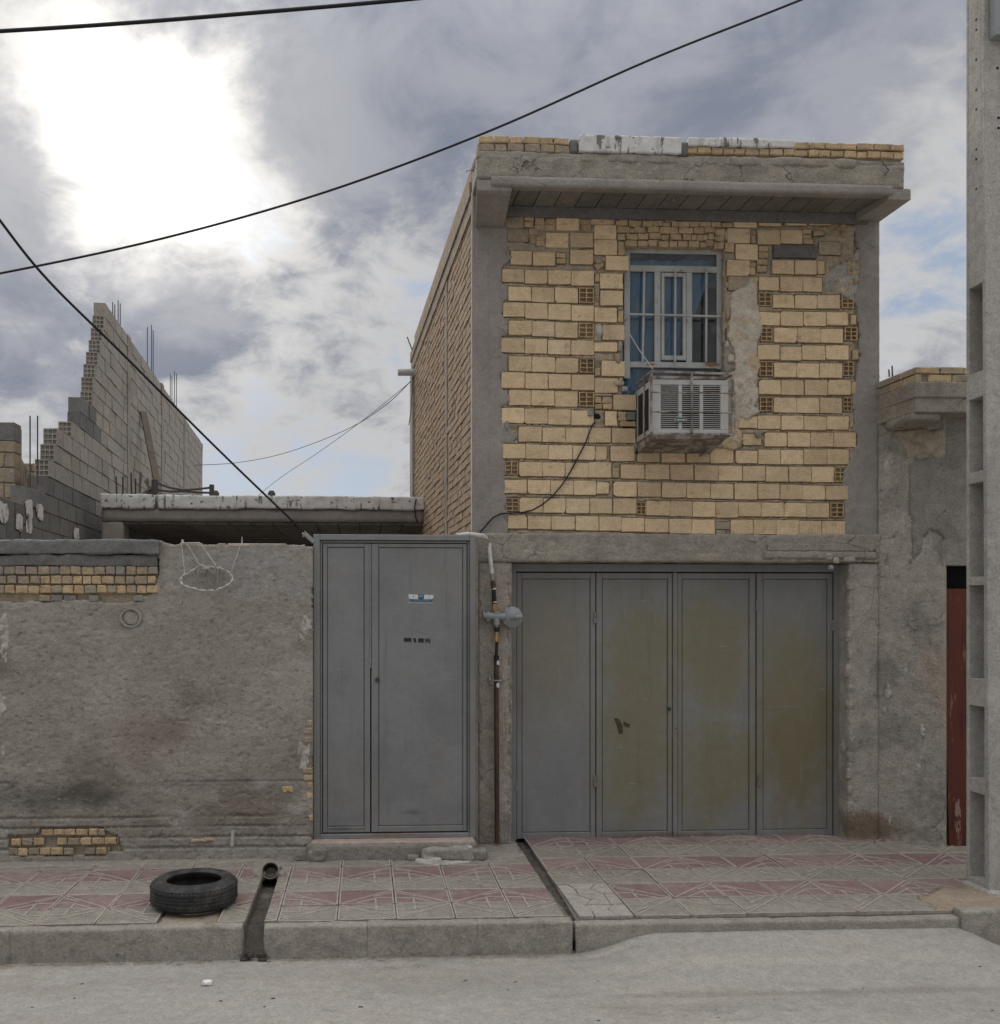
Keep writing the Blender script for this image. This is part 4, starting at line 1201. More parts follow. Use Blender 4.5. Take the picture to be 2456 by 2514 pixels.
# ---- side wall: mortar slab, courses of brick, tie columns, ring beam
def side_x(y): return HX0 + SLOPE * (y - FY)
b = MB()
def side_slab(mb, y0, y1, z0, z1, o0, o1):
    mb.hexa([(side_x(y0) - o1, y0, z0), (side_x(y0) - o0, y0, z0), (side_x(y1) - o0, y1, z0), (side_x(y1) - o1, y1, z0),
             (side_x(y0) - o1, y0, z1), (side_x(y0) - o0, y0, z1), (side_x(y1) - o0, y1, z1), (side_x(y1) - o1, y1, z1)])
zt = Z(428)
sw = empty('side_wall', (side_x(11), 11, 0), parent=house)
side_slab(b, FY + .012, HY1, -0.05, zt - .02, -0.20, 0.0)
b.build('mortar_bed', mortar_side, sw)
b = MB()
zc = -0.03
ring0 = zt - .32
rw = 0
while zc < ring0:
    y = FY + .10 + (0.1 if rw % 2 else 0.0)
    while y < HY1 - .35:
        L = 0.195 + random.uniform(-.02, .012)
        if abs(y + L / 2 - 9.95) > .16:
            o1 = 0.005 + random.uniform(-.003, .004)
            dz = random.uniform(-.004, .004)
            z0, z1 = zc + .005 + dz + random.uniform(0, .008), zc + .069 + dz
            dd = random.uniform(-.003, .003)
            b.hexa([(side_x(y) - o1, y, z0), (side_x(y) + .05, y, z0), (side_x(y + L) + .05, y + L, z0), (side_x(y + L) - o1 - dd, y + L, z0),
                    (side_x(y) - o1 + .003, y, z1), (side_x(y) + .05, y, z1), (side_x(y + L) + .05, y + L, z1), (side_x(y + L) - o1 + .003 - dd, y + L, z1)])
        y += L + .003
    zc += 0.0735
    rw += 1
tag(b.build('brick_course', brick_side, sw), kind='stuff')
b = MB()
side_slab(b, FY - .002, FY + .09, z_beam1 - .1, zt, -0.05, 0.012)
b.build('tie_column', col_grey, sw)
b = MB(); side_slab(b, 9.86, 10.02, -0.05, ring0, -0.05, 0.008); b.build('tie_column', mortar_side, sw)
b = MB(); side_slab(b, HY1 - .36, HY1 + .02, -0.05, ring0, -0.1, 0.03); b.build('tie_column', concrete, sw)
b = MB(); side_slab(b, FY + .1, HY1, ring0, zt - .18, -0.1, 0.016); b.build('ring_beam', mortar_side, sw)
b = MB(); side_slab(b, FY + .1, HY1, zt - .18, zt - .06, -0.1, 0.03); b.build('roof_edge', mortar_side, sw)
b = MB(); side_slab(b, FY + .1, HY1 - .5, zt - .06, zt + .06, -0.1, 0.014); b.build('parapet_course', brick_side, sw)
b = MB()
b.tube([(HX0 - .022, FY + .03, Z(1312)), (HX0 - .022, FY + .03, Z(800)), (HX0 - .018, FY + .03, Z(480))], 0.007, 6)
b.build('conduit', wrap_m, sw, smooth=True)

# other walls and slabs so that the volume is closed
b = MB()
b.box(HX1 - .2, HX1 - .004, FY + .1, HY1, -0.05, zt)
b.build('party_wall', plaster_right, house)
b = MB()
b.box(side_x(HY1) + .02, HX1 - .21, HY1 - .2, HY1, -0.05, zt)
b.build('back_wall', mortar, house)
b = MB()
b.slab([(side_x(FY) + .05, FY + .23), (HX1 - .21, FY + .23), (HX1 - .21, HY1 - .21), (side_x(HY1) + .05, HY1 - .21)], z_beam0 + .05, z_beam1)
b.build('floor_slab', concrete, house)

# ---- roof slab, overhang, soffit boards, brackets, parapet
RY = 7.70
def rz(py, px=1300): return at(px, py, RY).z
rx0, rx1 = at(1172, 400, RY).x, at(2222, 400, RY).x
zs0 = rz(461)                                # underside of the soffit edge
zr1 = rz(368)
def roof_warp(V):
    return V
rough_box('roof_edge_beam', (rx0, RY, rz(441)), (rx1, RY + .34, rz(382)), concrete_board, house, cell=0.02, amp=0.014, freq=9, r=0.012, seed=51, lowamp=.008)
rough_box('roof_screed', (rx0 - .002, RY - .004, rz(392)), (rx1 + .002, RY + .30, rz(372)), concrete, house, cell=0.018, amp=0.020, freq=9, r=0.008, seed=52, lowamp=.012)
rough_box('soffit_edge', (at(1205, 450, RY).x, RY - .03, zs0 - .003), (at(2190, 450, RY).x, RY + .06, rz(437)), col_grey, house, cell=0.024, amp=0.007, freq=8, r=0.006, seed=53)
b = MB()
b.slab([(rx0 + .02, RY + .12), (rx1 - .02, RY + .12), (HX1 - .02, FY + .3), (HX1 - .02, HY1), (side_x(HY1) + .03, HY1), (HX0 + .03, FY + .3)], zs0 + .045, rz(372))
b.build('roof_slab', concrete, house)
sb = empty('soffit', ((rx0 + rx1) / 2, RY + .2, zs0), parent=house)
n_b = 18
xa, xb = at(1225, 470, RY).x, at(2170, 470, RY).x
for i in range(n_b):
    c0, c1 = xa + (xb - xa) * i / n_b, xa + (xb - xa) * (i + 1) / n_b
    b = MB()
    dz = random.uniform(-.003, .003)
    g = .0045
    b.hexa([(c0 + g, RY + .062, zs0 + .012 + dz), (c1 - g, RY + .062, zs0 + .012 + dz), (c1 - g - .012, FY + .06, zs0 + .012 - dz), (c0 + g - .012, FY + .06, zs0 + .012 - dz),
            (c0 + g, RY + .062, zs0 + .043), (c1 - g, RY + .062, zs0 + .043), (c1 - g - .012, FY + .06, zs0 + .043), (c0 + g - .012, FY + .06, zs0 + .043)])
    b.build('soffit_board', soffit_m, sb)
b = MB()
b.box(HX0 + .1, HX1 - .1, FY - .03, FY + .1, zs0 - .075, zs0 + .011, .004)
b.build('soffit_shade_strip', outb_dark, sb)  # dark strip closing the wall head, standing in for shade behind the soffit
p = at(1670, 475, RY); b = MB(); b.lathe([(.012, 0), (.014, -.02), (.006, -.035)], (p.x, RY + .16, zs0 + .012), (0, 0, 1), 10); b.build('hook', rust, sb)
def bracket(px_f0, px_f1, px_b0, px_b1, py_low, sd):
    xf0, xf1 = at(px_f0, 460, RY).x, at(px_f1, 460, RY).x
    xb0, xb1 = at(px_b0, 520, FY).x, at(px_b1, 520, FY).x
    zl = at((px_b0 + px_b1) / 2, py_low, FY).z
    def wp(V):
        t = np.clip((V[:, 1] - (RY - .02)) / (FY - .02 - RY), 0, 1)
        s = V[:, 0]
        r = V.copy()
        r[:, 0] = (xf0 + (xf1 - xf0) * s) * (1 - t) + (xb0 + (xb1 - xb0) * s) * t
        top = zs0 + .05
        low = (zs0 - .035) * (1 - t) + zl * t
        r[:, 2] = low + (top - low) * V[:, 2]
        q = fbm(r[:, 0] * 14, r[:, 1] * 14, r[:, 2] * 14, sd, 3)
        r[:, 2] += q * .02; r[:, 0] += q * .012
        return r
    return rough_box('corner_bracket', (0, RY - .02, 0), (1, FY + .04, 1), col_grey, house, cell=0.05, amp=0.0, r=0.0001, seed=sd, warp=wp)
bracket(1170, 1256, 1168, 1236, 560, 61)
bracket(2180, 2233, 2098, 2158, 545, 62)
# parapet: two courses of small bricks, painted lengths
pp = empty('parapet', ((rx0 + rx1) / 2, RY, rz(357)), parent=house)
def par_row(xs_, y0, y1, mat=brick_small, pr=1290):
    for a, c in xs_:
        x0, x1 = at(a, 350, RY).x, at(c, 350, RY).x
        brick('parapet_brick', x0 + .003, x1 - .003, rz(y1, pr), rz(y0, pr), RY + random.uniform(-.006, .006), mat, pp, depth=.16, jit=.004, chip=.7, b=.007)
def run(a, c, n):
    e = [a + (c - a) * i / n + (random.uniform(-4, 4) if 0 < i < n else 0) for i in range(n + 1)]
    return [(e[i], e[i + 1]) for i in range(n)]
par_row(run(1176, 1398, 6), 334, 351, brick_small)
par_row(run(1174, 1400, 6), 353, 372, brick_dusty)
par_row(run(1954, 2222, 7), 351, 366, brick_small, 2090)
par_row(run(1684, 2222, 18), 367, 383, brick_small, 1990)
rough_box('parapet_core', (rx0 + .02, RY + .10, rz(366)), (rx1 - .03, RY + .3, rz(346)), concrete, pp, cell=.03, amp=.01, r=.02, seed=71, lowamp=.006)
rough_box('parapet_core', (rx0 + .02, RY + .025, rz(382)), (rx1 - .02, RY + .12, rz(345)), mortar, pp, cell=.03, amp=.008, r=.01, seed=75, lowamp=.004)
rough_box('painted_strip', (at(1421, 350, RY).x, RY - .02, rz(376, 1500)), (at(1672, 350, RY).x, RY + .2, rz(334, 1500)), white_wash, pp, cell=.014, amp=.012, r=.006, seed=72)
rough_box('painted_strip', (at(1691, 350, RY).x, RY - .016, rz(362, 1800)), (at(1886, 350, RY).x, RY + .2, rz(340, 1800)), white_wash, pp, cell=.014, amp=.012, r=.006, seed=73)
rough_box('painted_strip', (at(1889, 350, RY).x, RY - .012, rz(363, 1900)), (at(1950, 350, RY).x, RY + .2, rz(343, 1900)), white_wash, pp, cell=.014, amp=.012, r=.006, seed=77)
for a, c in ((1400, 1420), (1670, 1691)):
    rough_box('parapet_block', (at(a, 350, RY).x, RY + .0, rz(372)), (at(c, 350, RY).x, RY + .2, rz(338)), block_grey, pp, cell=.02, amp=.006, r=.01, seed=74 + a)
# cracks and debris on the roof edge, dry stalks
b = MB()
for i in range(16):
    p = at(1300 + random.uniform(-40, 30), 402 + random.uniform(-12, 25), RY)
    q_ = p + Vector((random.uniform(-.08, .08), -.02, random.uniform(-.02, .06)))
    b.tube([p + Vector((0, -.004, 0)), (p + q_) / 2 + Vector((0, -.02, .01)), q_], 0.0022, 4)
b.tube([at(1165, 418, RY), at(1148, 419, RY), at(1144, 423, RY)], .0025, 4)
b.tube([at(2165, 400, RY) + Vector((0, -.01, 0)), at(2180, 420, RY) + Vector((0, -.02, 0)), at(2170, 432, RY) + Vector((0, -.01, 0))], .004, 4)
tag(b.build('dry_stalks', rebar_m, house), kind='stuff')

# ---- window
WY = FY + .075
def wxp(px): return at(px, 760, WY).x
def wzp(py): return at(1655, py, WY).z
win = empty('window', (wxp(1655), WY, wzp(900)), parent=house)
tag(win, 'chipped white steel window with iron bars and blue curtain behind the glass')
def wbox(name, a, c, y0, y1, yo=0.0, dep=.04, mat=white_frame, ch=.003):
    m = MB(); m.box(wxp(a), wxp(c), WY + yo, WY + yo + dep, wzp(y1), wzp(y0), ch)
    return m.build(name, mat, win)
wbox('frame', 1533, 1547.5, 607, 930, 0); wbox('frame', 1761, 1776, 607, 905, 0)
wbox('frame', 1547.6, 1760.9, 606, 622, .001); wbox('frame', 1547.6, 1760.9, 652, 667, .001); wbox('frame', 1547.6, 1760.9, 889, 903, -.004, .05)
wbox('mullion', 1608, 1623, 667.2, 888.8, .003); wbox('mullion', 1686, 1700.5, 667.2, 888.8, .003)
for a, c, y0, y1 in ((1624.5, 1631.5, 670, 884), (1677, 1684.5, 670, 884), (1631.7, 1676.8, 670, 679), (1631.7, 1676.8, 873, 884)):
    wbox('casement_frame', a, c, y0, y1, -.006, .03)
for a, c, y0, y1 in ((1547, 1761.5, 621, 653), (1547, 1608.5, 666, 890), (1631, 1677.5, 678, 874), (1700, 1761.5, 666, 890), (1547, 1761, 902, 1000)):
    m = MB(); m.box(wxp(a), wxp(c), WY + .018, WY + .022, wzp(y1), wzp(y0)); m.build('pane', glass, win)
def wt(px, py, dy=0.0):
    p = at(px, py, WY); return p + Vector((0, dy, 0))
for (a0, a1) in ((1580, 1576), (1656, 1655), (1732, 1731)):
    m = MB(); m.tube([wt(a0, 659, -.03), wt((a0 + a1) / 2, 776, -.032), wt(a1, 891, -.03)], .0095, 8); m.build('bar', white_frame, win, smooth=True)
m = MB(); m.tube([wt(1539, 775, -.045), wt(1655, 778, -.048), wt(1766, 781, -.045)], .0095, 8); m.build('bar', white_frame, win, smooth=True)
m = MB(); m.tube([wt(1541, 822, -.05), wt(1560, 868, -.12), wt(1581, 925, -.26)], .005, 6); m.build('stay_wire', pvc_m, win, smooth=True)
# curtain: gathered towards the lower left
cy = WY + .075
NX, NZ = 60, 24
V, Fs = [], []
for j in range(NZ + 1):
    tz_ = j / NZ
    py = 640 + (1010 - 640) * tz_
    right = 1748 - 24 * tz_ - 118 * max(0, tz_ - .12) ** 0.9 * 1.0
    for i in range(NX + 1):
        u = i / NX
        px = 1528 + (right - 1528) * u
        p = at(px, py, cy)
        fold = .016 * math.sin(u * 34 + .8 * math.sin(tz_ * 3)) + .012 * math.sin(u * 13 + 1 + tz_)
        V.append((p.x, cy + fold, p.z))
for j in range(NZ):
    for i in range(NX):
        a = j * (NX + 1) + i
        Fs.append((a, a + 1, a + NX + 2, a + NX + 1))
o = mk('curtain', V, Fs, curtain_m, win, True)
sm = o.modifiers.new('cloth', 'SOLIDIFY'); sm.thickness = .003
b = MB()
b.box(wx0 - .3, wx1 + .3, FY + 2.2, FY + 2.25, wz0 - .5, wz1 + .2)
b.build('room_wall', room_m, win)

# ---- garage door: four folding leaves in a steel frame
GY = 8.27
def gxp(px): return at(px, 1700, GY).x
def gzp(py): return at(1660, py, GY).z
gd = empty('garage_door', (gxp(1660), GY, 0), parent=house)
tag(gd, 'grey four-leaf folding metal garage door with olive worn patches')
def gbox(name, a, c, y0, y1, yo, dep, parent=gd, mat=garage_m, ch=.002):
    m = MB(); m.box(gxp(a), gxp(c), GY + yo, GY + yo + dep, gzp(y1), gzp(y0), ch)
    return m.build(name, mat, parent)
gbox('door_frame', 1252, 1268, 1385, 2058, -.015, .07); gbox('door_frame', 2047, 2072, 1385, 2056, -.015, .07); gbox('door_frame', 1268.2, 2046.8, 1385, 1404, -.012, .07)
gbox('backing', 1262, 2068, 1398, 2060, .062, .03, mat=gap_m)
leafs = ((1269.5, 1462.5, 12, 12), (1465, 1651.5, 14, 11), (1664, 1856, 11, 15), (1859, 2045, 15, 12))
for li, (a, c, il, ir) in enumerate(leafs):
    y0, y1 = 1407, 2055
    m = MB()
    m.box(gxp(a), gxp(c), GY + .020, GY + .05, gzp(y1), gzp(y0), .002)
    leaf = m.build('leaf', garage_m, gd)
    st = 14
    def rail(a_, c_, p0, p1):
        r_ = MB(); r_.box(gxp(a_), gxp(c_), GY + .002, GY + .0205, gzp(p1), gzp(p0), .003); return r_
    for nm, (a_, c_, p0, p1) in (('stile', (a, a + il, y0, y1)), ('stile', (c - ir, c, y0, y1)), ('rail', (a + il + .15, c - ir - .15, y0, y0 + st)), ('rail', (a + il + .15, c - ir - .15, y1 - st, y1))):
        rail(a_, c_, p0, p1).build(nm, garage_m, leaf)
    # pressed sheet panel with a shallow fold line
    r_ = MB(); r_.box(gxp(a + il + 1.3), gxp(c - ir - 1.3), GY + .010, GY + .0206, gzp(y1 - st - 1.3), gzp(y0 + st + 1.3), .004)
    r_.build('sheet_panel', garage_m, leaf)
gbox('cover_strip', 1652.3, 1662.8, 1406, 2055, -.010, .028)
for px, py in ((1461, 1517), (1461, 1918), (1858, 1488), (1864, 1916), (2046, 1535), (2052, 1913), (1266, 1928)):
    p = at(px, py, GY)
    m = MB(); m.tube([(p.x, GY - .008, p.z - .045), (p.x, GY - .008, p.z + .0)], .013, 8); m.tube([(p.x, GY - .008, p.z + .003), (p.x, GY - .008, p.z + .05)], .010, 8)
    m.build('hinge', garage_m, gd, smooth=True)
for px, py, r_ in ((1643, 1740, .017), (1659, 1788, .008)):
    p = at(px, py, GY)
    m = MB(); m.lathe([(r_, 0.0), (r_, .012), (r_ * .7, .016), (r_ * .3, .016), (r_ * .3, .008)], (p.x, GY + .004, p.z), (0, -1, 0), 16)
    m.build('lock', rebar_m, gd, smooth=True)
# scraped spot on the second leaf
m = MB()
for pz in ([(1508, 1763), (1520, 1764), (1530, 1782), (1531, 1801), (1521, 1803), (1516, 1784)], [(1531, 1771), (1549, 1779), (1546, 1788), (1533, 1783)]):
    m.prism([(at(a, c, GY).x, at(a, c, GY).z) for a, c in reversed(pz)], GY + .0085, GY + .0115)
m.build('scraped_spot', surf('bare_scrape', (0.075, 0.062, 0.042), bumps=((40, .3, .004),)), gd)

# ------------------------------------------------------------------ window air conditioner in its iron cage
AY = 7.71                                   # front of the unit
def ax(px, py=1000): return at(px, py, AY).x
def az(py): return at(1695, py, AY).z
ac = empty('air_conditioner', (ax(1695), AY + .2, az(1066)), 'off-white window air conditioner in a rusty iron cage under the barred window', 'air conditioner')
x0, x1, z0, z1 = ax(1597), ax(1789), az(1064), az(932)
b = MB(); b.box(x0 + .006, x1 - .006, AY + .035, FY + .15, z0 + .004, z1 - .004, .004); b.build('casing', ac_m, ac)
# front surround with three louvre bays
bays = ((1623, 1667), (1675, 1719), (1727, 1770)); by0, by1 = 945, 1054
cols_ = [1597, 1623, 1667, 1675, 1719, 1727, 1770, 1789]
m = MB()
m.box(x0, x1, AY, AY + .034, az(by0), z1, .004); m.box(x0, x1, AY, AY + .034, z0, az(by1), .004)
for a, c in ((1597, 1623), (1667, 1675), (1719, 1727), (1770, 1789)):
    m.box(ax(a), ax(c), AY + .0005, AY + .0335, az(by1) + .0002, az(by0) - .0002, .002)
m.build('front_surround', ac_m, ac)
m = MB(); m.box(ax(1621), ax(1772), AY + .030, AY + .0345, az(by1 + 2), az(by0 - 2)); m.build('grille_back', ac_dark, ac)
for a, c in bays:
    m = MB()
    n = 22
    zz0, zz1 = az(by1), az(by0)
    for i in range(n):
        zc_ = zz0 + (zz1 - zz0) * (i + .5) / n
        h = (zz1 - zz0) / n
        m.hexa([(ax(a), AY + .006, zc_ - h * .22), (ax(c), AY + .006, zc_ - h * .22), (ax(c), AY + .018, zc_ - h * .02), (ax(a), AY + .018, zc_ - h * .02),
                (ax(a), AY + .006, zc_ + h * .12), (ax(c), AY + .006, zc_ + h * .12), (ax(c), AY + .018, zc_ + h * .26), (ax(a), AY + .018, zc_ + h * .26)])
    tag(m.build('louvre', ac_m, ac), kind='stuff')
# louvres on the side
for (t0, t1) in ((.16, .46), (.58, .90)):
    m = MB()
    ys0, ys1 = AY + (FY - AY) * t0, AY + (FY - AY) * t1
    m.box(x0 + .0025, x0 + .0075, ys0, ys1, az(1052), az(950))
    m.build('side_grille', ac_dark, ac)
    m = MB()
    for i in range(20):
        zc_ = az(1050) + (az(952) - az(1050)) * i / 19
        m.box(x0 - .001, x0 + .0035, ys0, ys1, zc_ - .003, zc_ + .002)
    tag(m.build('side_louvre', ac_dark, ac), kind='stuff')
m = MB()
bp = [(1656, 1029), (1660, 1025), (1669, 1025), (1671, 1023), (1674, 1025), (1683, 1025), (1687, 1029), (1687, 1033), (1683, 1037), (1674, 1037), (1671, 1040), (1668, 1037), (1660, 1037), (1656, 1033)]
m.prism([(at(a, c, AY).x, at(a, c, AY).z) for a, c in reversed(bp)], AY - .006, AY + .005)
badge = m.build('badge', white_frame, ac)
m = MB(); m.box(ax(1659), ax(1684), AY - .009, AY - .0055, az(1036), az(1027)); m.build('badge_field', green_m, badge)
m = MB()
for i in range(7):
    a = 1661.5 + i * 3.1
    m.box(ax(a), ax(a + 2.3), AY - .011, AY - .0085, az(1033.3), az(1029.8))
m.build('badge_lettering', white_m, badge)
# tray below
m = MB()
m.hexa([(ax(1600), AY + .02, az(1078)), (ax(1786), AY + .02, az(1074)), (ax(1786), FY, az(1094)), (ax(1600), FY, az(1094)),
        (ax(1598), AY + .01, az(1066)), (ax(1788), AY + .01, az(1066)), (ax(1788), FY, az(1072)), (ax(1598), FY, az(1072))])
m.build('drip_tray', rust, ac)
m = MB(); m.box(ax(1600), ax(1786), AY + .03, FY, az(928), az(921)); m.build('top_shelf', rust, ac)
cage = empty('cage', (ax(1695), AY - .01, az(1066)), parent=ac)
cyf = AY - .028
def cp(px, py, y=None): 
    p = at(px, py, AY); return Vector((p.x, cyf if y is None else y, p.z))
def bar_(pts, w_, name='cage_bar'):
    m = MB()
    for i in range(len(pts) - 1): m.beam(pts[i], pts[i + 1], w_, w_)
    return m.build(name, rust, cage, bevel=.001)
for px in (1597, 1696, 1797):
    bar_([cp(px, 914), cp(px, 1068)], .016)
bar_([cp(1594, 914), cp(1800, 920)], .018); bar_([cp(1594, 1066), cp(1800, 1068)], .016)
for py in (966, 1014):
    m = MB(); m.tube([cp(1596, py - 1, cyf - .006), cp(1696, py, cyf - .01), cp(1799, py + 2, cyf - .006)], .006, 6); m.build('cage_bar', rust, cage, smooth=True)
for px, py in ((1597, 914), (1597, 1066), (1797, 920), (1797, 1066)):
    p = cp(px, py); bar_([p, Vector((p.x, FY + .02, p.z))], .014)
p = cp(1597, 914); bar_([Vector((p.x, AY + .16, p.z)), Vector((p.x, AY + .16, cp(1597, 1066).z))], .012)
m = MB(); m.tube([cp(1797, 1062), Vector((cp(1760, 1062).x, FY, az(1100)))], .008, 6); m.build('cage_bar', rust, cage)

# ------------------------------------------------------------------ black cable on the front
cb = MB()
pts = [(1462, 1037), (1455, 1042), (1448, 1058), (1437, 1088), (1420, 1120), (1400, 1158), (1380, 1190), (1355, 1220), (1330, 1240), (1305, 1254), (1280, 1259), (1255, 1260), (1230, 1262), (1212, 1270), (1198, 1284), (1187, 1298), (1177, 1308)]
cb.tube([at(a, c, FY) + Vector((0, -.022 + (.02 if i == 0 else 0), 0)) for i, (a, c) in enumerate(pts)], .0065, 8)
tag(cb.build('wall_cable', cable_m, None, smooth=True), 'black cable drooping across the buff brickwork to the gas pipe corner', 'cable')

# ------------------------------------------------------------------ gas riser with regulator
PY = FY - .085
def gp_(px, py, dy=0.0): return at(px, py, PY) + Vector((0, dy, 0))
gas = empty('gas_riser', tuple(Vector((gp_(1220, 2075).x, PY, 0))), 'brown gas riser pipe with round grey regulator on the pillar beside the garage door', 'gas pipe')
def tb(name, pts, r, mat, seg=12):
    m = MB(); m.tube([gp_(*p) for p in pts], r, seg); return m.build(name, mat, gas, smooth=True)
tb('pipe', [(1221, 2070), (1220, 1900), (1219, 1700), (1219, 1668)], .020, pipe_m)
tb('pipe', [(1219, 1668), (1219, 1640), (1219, 1622)], [.020, .021, .0205], pipe_m)
tb('pipe_sleeve', [(1219, 1624), (1219, 1609)], .0225, black_pipe)
tb('pipe_neck', [(1219, 1612), (1220, 1574)], .0125, black_pipe)
tb('union_nut', [(1220, 1576), (1220, 1566), (1220.5, 1556)], [.017, .021, .017], brass, 6)
tb('coupling', [(1220, 1551), (1220, 1545), (1220, 1540)], [.021, .026, .022], black_pipe)
tb('nipple', [(1220, 1556), (1219.5, 1530)], .012, white_frame)
tb('union_nut', [(1216, 1502), (1215.5, 1493), (1215, 1483)], [.015, .024, .020], brass, 6)
tb('pipe', [(1215.5, 1484), (1214, 1478), (1212, 1446)], [.018, .019, .0175], black_pipe)
tb('band', [(1212.6, 1447.5), (1212.3, 1443.5)], .0195, wrap_m)
tb('band', [(1215, 1480), (1214.8, 1477)], .0205, wrap_m)
tb('coupling', [(1212, 1446), (1211, 1432), (1209.5, 1425)], [.019, .021, .016], pipe_m)
tb('pipe', [(1209.5, 1425), (1207.5, 1405)], .0165, col_grey)
tb('wrapped_pipe', [(1208, 1408), (1205, 1380), (1202, 1350), (1204, 1334)], [.0175, .018, .017, .009], wrap_m)
m = MB()
m.tube([gp_(1190, 1512), gp_(1240, 1514)], .030, 12)
m.tube([gp_(1219, 1500), gp_(1219, 1534)], .028, 12)
m.tube([gp_(1198, 1500), gp_(1198, 1524)], .018, 10)
m.tube([gp_(1186, 1511.5), gp_(1191, 1511.5)], .034, 12)
m.build('valve_body', reg_m, gas, smooth=True)
c = gp_(1258, 1515)
m = MB(); m.lathe([(.074, .03), (.082, .018), (.086, .012), (.086, -.004), (.080, -.008), (.066, -.016), (.034, -.026), (.03, -.028)], c, (0.12, 1, 0), 36); m.build('regulator_disc', reg_m, gas, smooth=True)
m = MB()
for k in range(10):
    an = k * math.pi / 5
    m.tube([c + Vector((math.cos(an) * .079, -.014, math.sin(an) * .079)), c + Vector((math.cos(an) * .079, .02, math.sin(an) * .079))], .006, 6)
tag(m.build('regulator_bolts', reg_m, gas), kind='stuff')
m = MB(); m.tube([c + Vector((-.01, -.02, -.005)), c + Vector((.03, -.055, .0))], .022, 12); m.tube([c + Vector((.02, -.055, .0)), c + Vector((.075, -.065, .005))], .019, 12); m.build('regulator_cap', reg_m, gas, smooth=True)
m = MB()
m.tube([gp_(1203, 1668, .05), gp_(1205, 1670, 0), gp_(1219, 1671, -.026), gp_(1234, 1670, 0), gp_(1236, 1668, .05)], .006, 8)
m.tube([gp_(1203, 1662, .04), gp_(1203, 1672, .0)], .010, 8); m.tube([gp_(1236, 1660, .04), gp_(1236, 1670, .0)], .010, 8)
m.build('pipe_clamp', reg_m, gas, smooth=True)
for py in (1627, 1682):
    p = gp_(1222, py, -.0195); stone('paint_mark', p, (.024, .006, .04), white_m, gas, seed=py)
b = MB(); b.tube([at(1121, 1314, 7.9), at(1150, 1311, 7.9), at(1185, 1316, 8.0), at(1195, 1322, 8.04)], [.014, .018, .022, .016], 10)
o = b.build('conduit_end', wrap_m, None, smooth=True)
tag(o, 'short white-wrapped conduit stub lying on the corner of the grey door frame', 'conduit')

# ------------------------------------------------------------------ pedestrian door
DY = 7.75
def dx(px): return at(px, 1700, DY).x
def dz(py): return at(970, py, DY).z
door = empty('metal_door', (dx(970), DY, dz(2057)), 'tall grey two-leaf sheet-metal entrance door with narrow fixed leaf and blue sticker', 'door')
def dbox(name, a, c, y0, y1, yo, dep, parent=door, mat=door_m, ch=.002):
    m = MB(); m.box(dx(a), dx(c), DY + yo, DY + yo + dep, dz(y1), dz(y0), ch)
    return m.build(name, mat, parent)
dbox('door_frame', 770, 786, 1313, 2058, -.02, .10, ch=.004); dbox('door_frame', 1153, 1168, 1313, 2058, -.02, .10, ch=.004); dbox('door_frame', 786.3, 1152.7, 1313, 1327, -.02, .10, ch=.004); dbox('door_frame', 786.3, 1152.7, 2046, 2057, -.018, .10, ch=.004)
dbox('frame_lip', 787, 791, 1329, 2045, -.004, .05); dbox('frame_lip', 1148.5, 1152, 1329, 2045, -.004, .05); dbox('frame_lip', 791.3, 1148.2, 1328.5, 1332.5, -.004, .05)
dbox('backing', 775, 1165, 1318, 2056, .062, .02, mat=gap_m)
for nm, a, c, sa, sc, y1 in (('narrow leaf', 793, 909.3, 10, 14, 2043), ('wide leaf', 912.3, 1146.5, 17, 9, 2043)):
    y0 = 1334.5
    leaf = dbox('leaf', a, c, y0, y1, .022, .03)
    st_t, st_b = 9, 14
    for n2, (a_, c_, p0, p1) in (('stile', (a, a + sa, y0, y1)), ('stile', (c - sc, c, y0, y1)), ('rail', (a + sa + .2, c - sc - .2, y0, y0 + st_t)), ('rail', (a + sa + .2, c - sc - .2, y1 - st_b, y1))):
        dbox(n2, a_, c_, p0, p1, .004, .0185, leaf, ch=.003)
    dbox('sheet_panel', a + sa + 1.2, c - sc - 1.2, y0 + st_t + 1.2, y1 - st_b - 1.2, .011, .0115, leaf, ch=.004)
dbox('cover_strip', 907.5, 911.6, 1336, 1640, -.001, .02)
p = at(927, 1669, DY)
m = MB(); m.lathe([(.019, 0), (.019, .010), (.014, .015), (.006, .015), (.005, .006)], (p.x, DY + .006, p.z), (0, -1, 0), 18); m.build('lock', rebar_m, door, smooth=True)
# sticker: white panels, blue crest, blue lettering strip
def dp_(a, c): q = at(a, c, DY); return (q.x, q.z)
st = empty('sticker', (dx(1034), DY + .009, dz(1470)), parent=door)
def flat(name, poly, mat, yo, parent):
    m = MB(); m.prism([dp_(a, c) for a, c in reversed(poly)], DY + yo - .001, DY + yo + .0012)
    return m.build(name, mat, parent)
flat('sticker_panel', [(1003, 1459), (1028, 1460), (1028, 1471), (1005, 1470)], white_m, .0098, st)
flat('sticker_panel', [(1041, 1460), (1065, 1461), (1064, 1469), (1060, 1471), (1041, 1471)], white_m, .0098, st)
flat('sticker_crest', [(1027, 1460), (1042, 1460), (1041, 1471), (1034, 1473), (1027, 1471)], blue_m, .0096, st)
flat('sticker_crest_mark', [(1030, 1462.5), (1039, 1463), (1038, 1464.3), (1030.5, 1464)], white_m, .0086, st)
flat('sticker_mark', [(1013, 1463), (1017, 1463.6), (1014.5, 1466)], ac_dark, .0088, st)
flat('sticker_mark', [(1051, 1463.6), (1054.4, 1464), (1053, 1466.2)], reg_m, .0088, st)
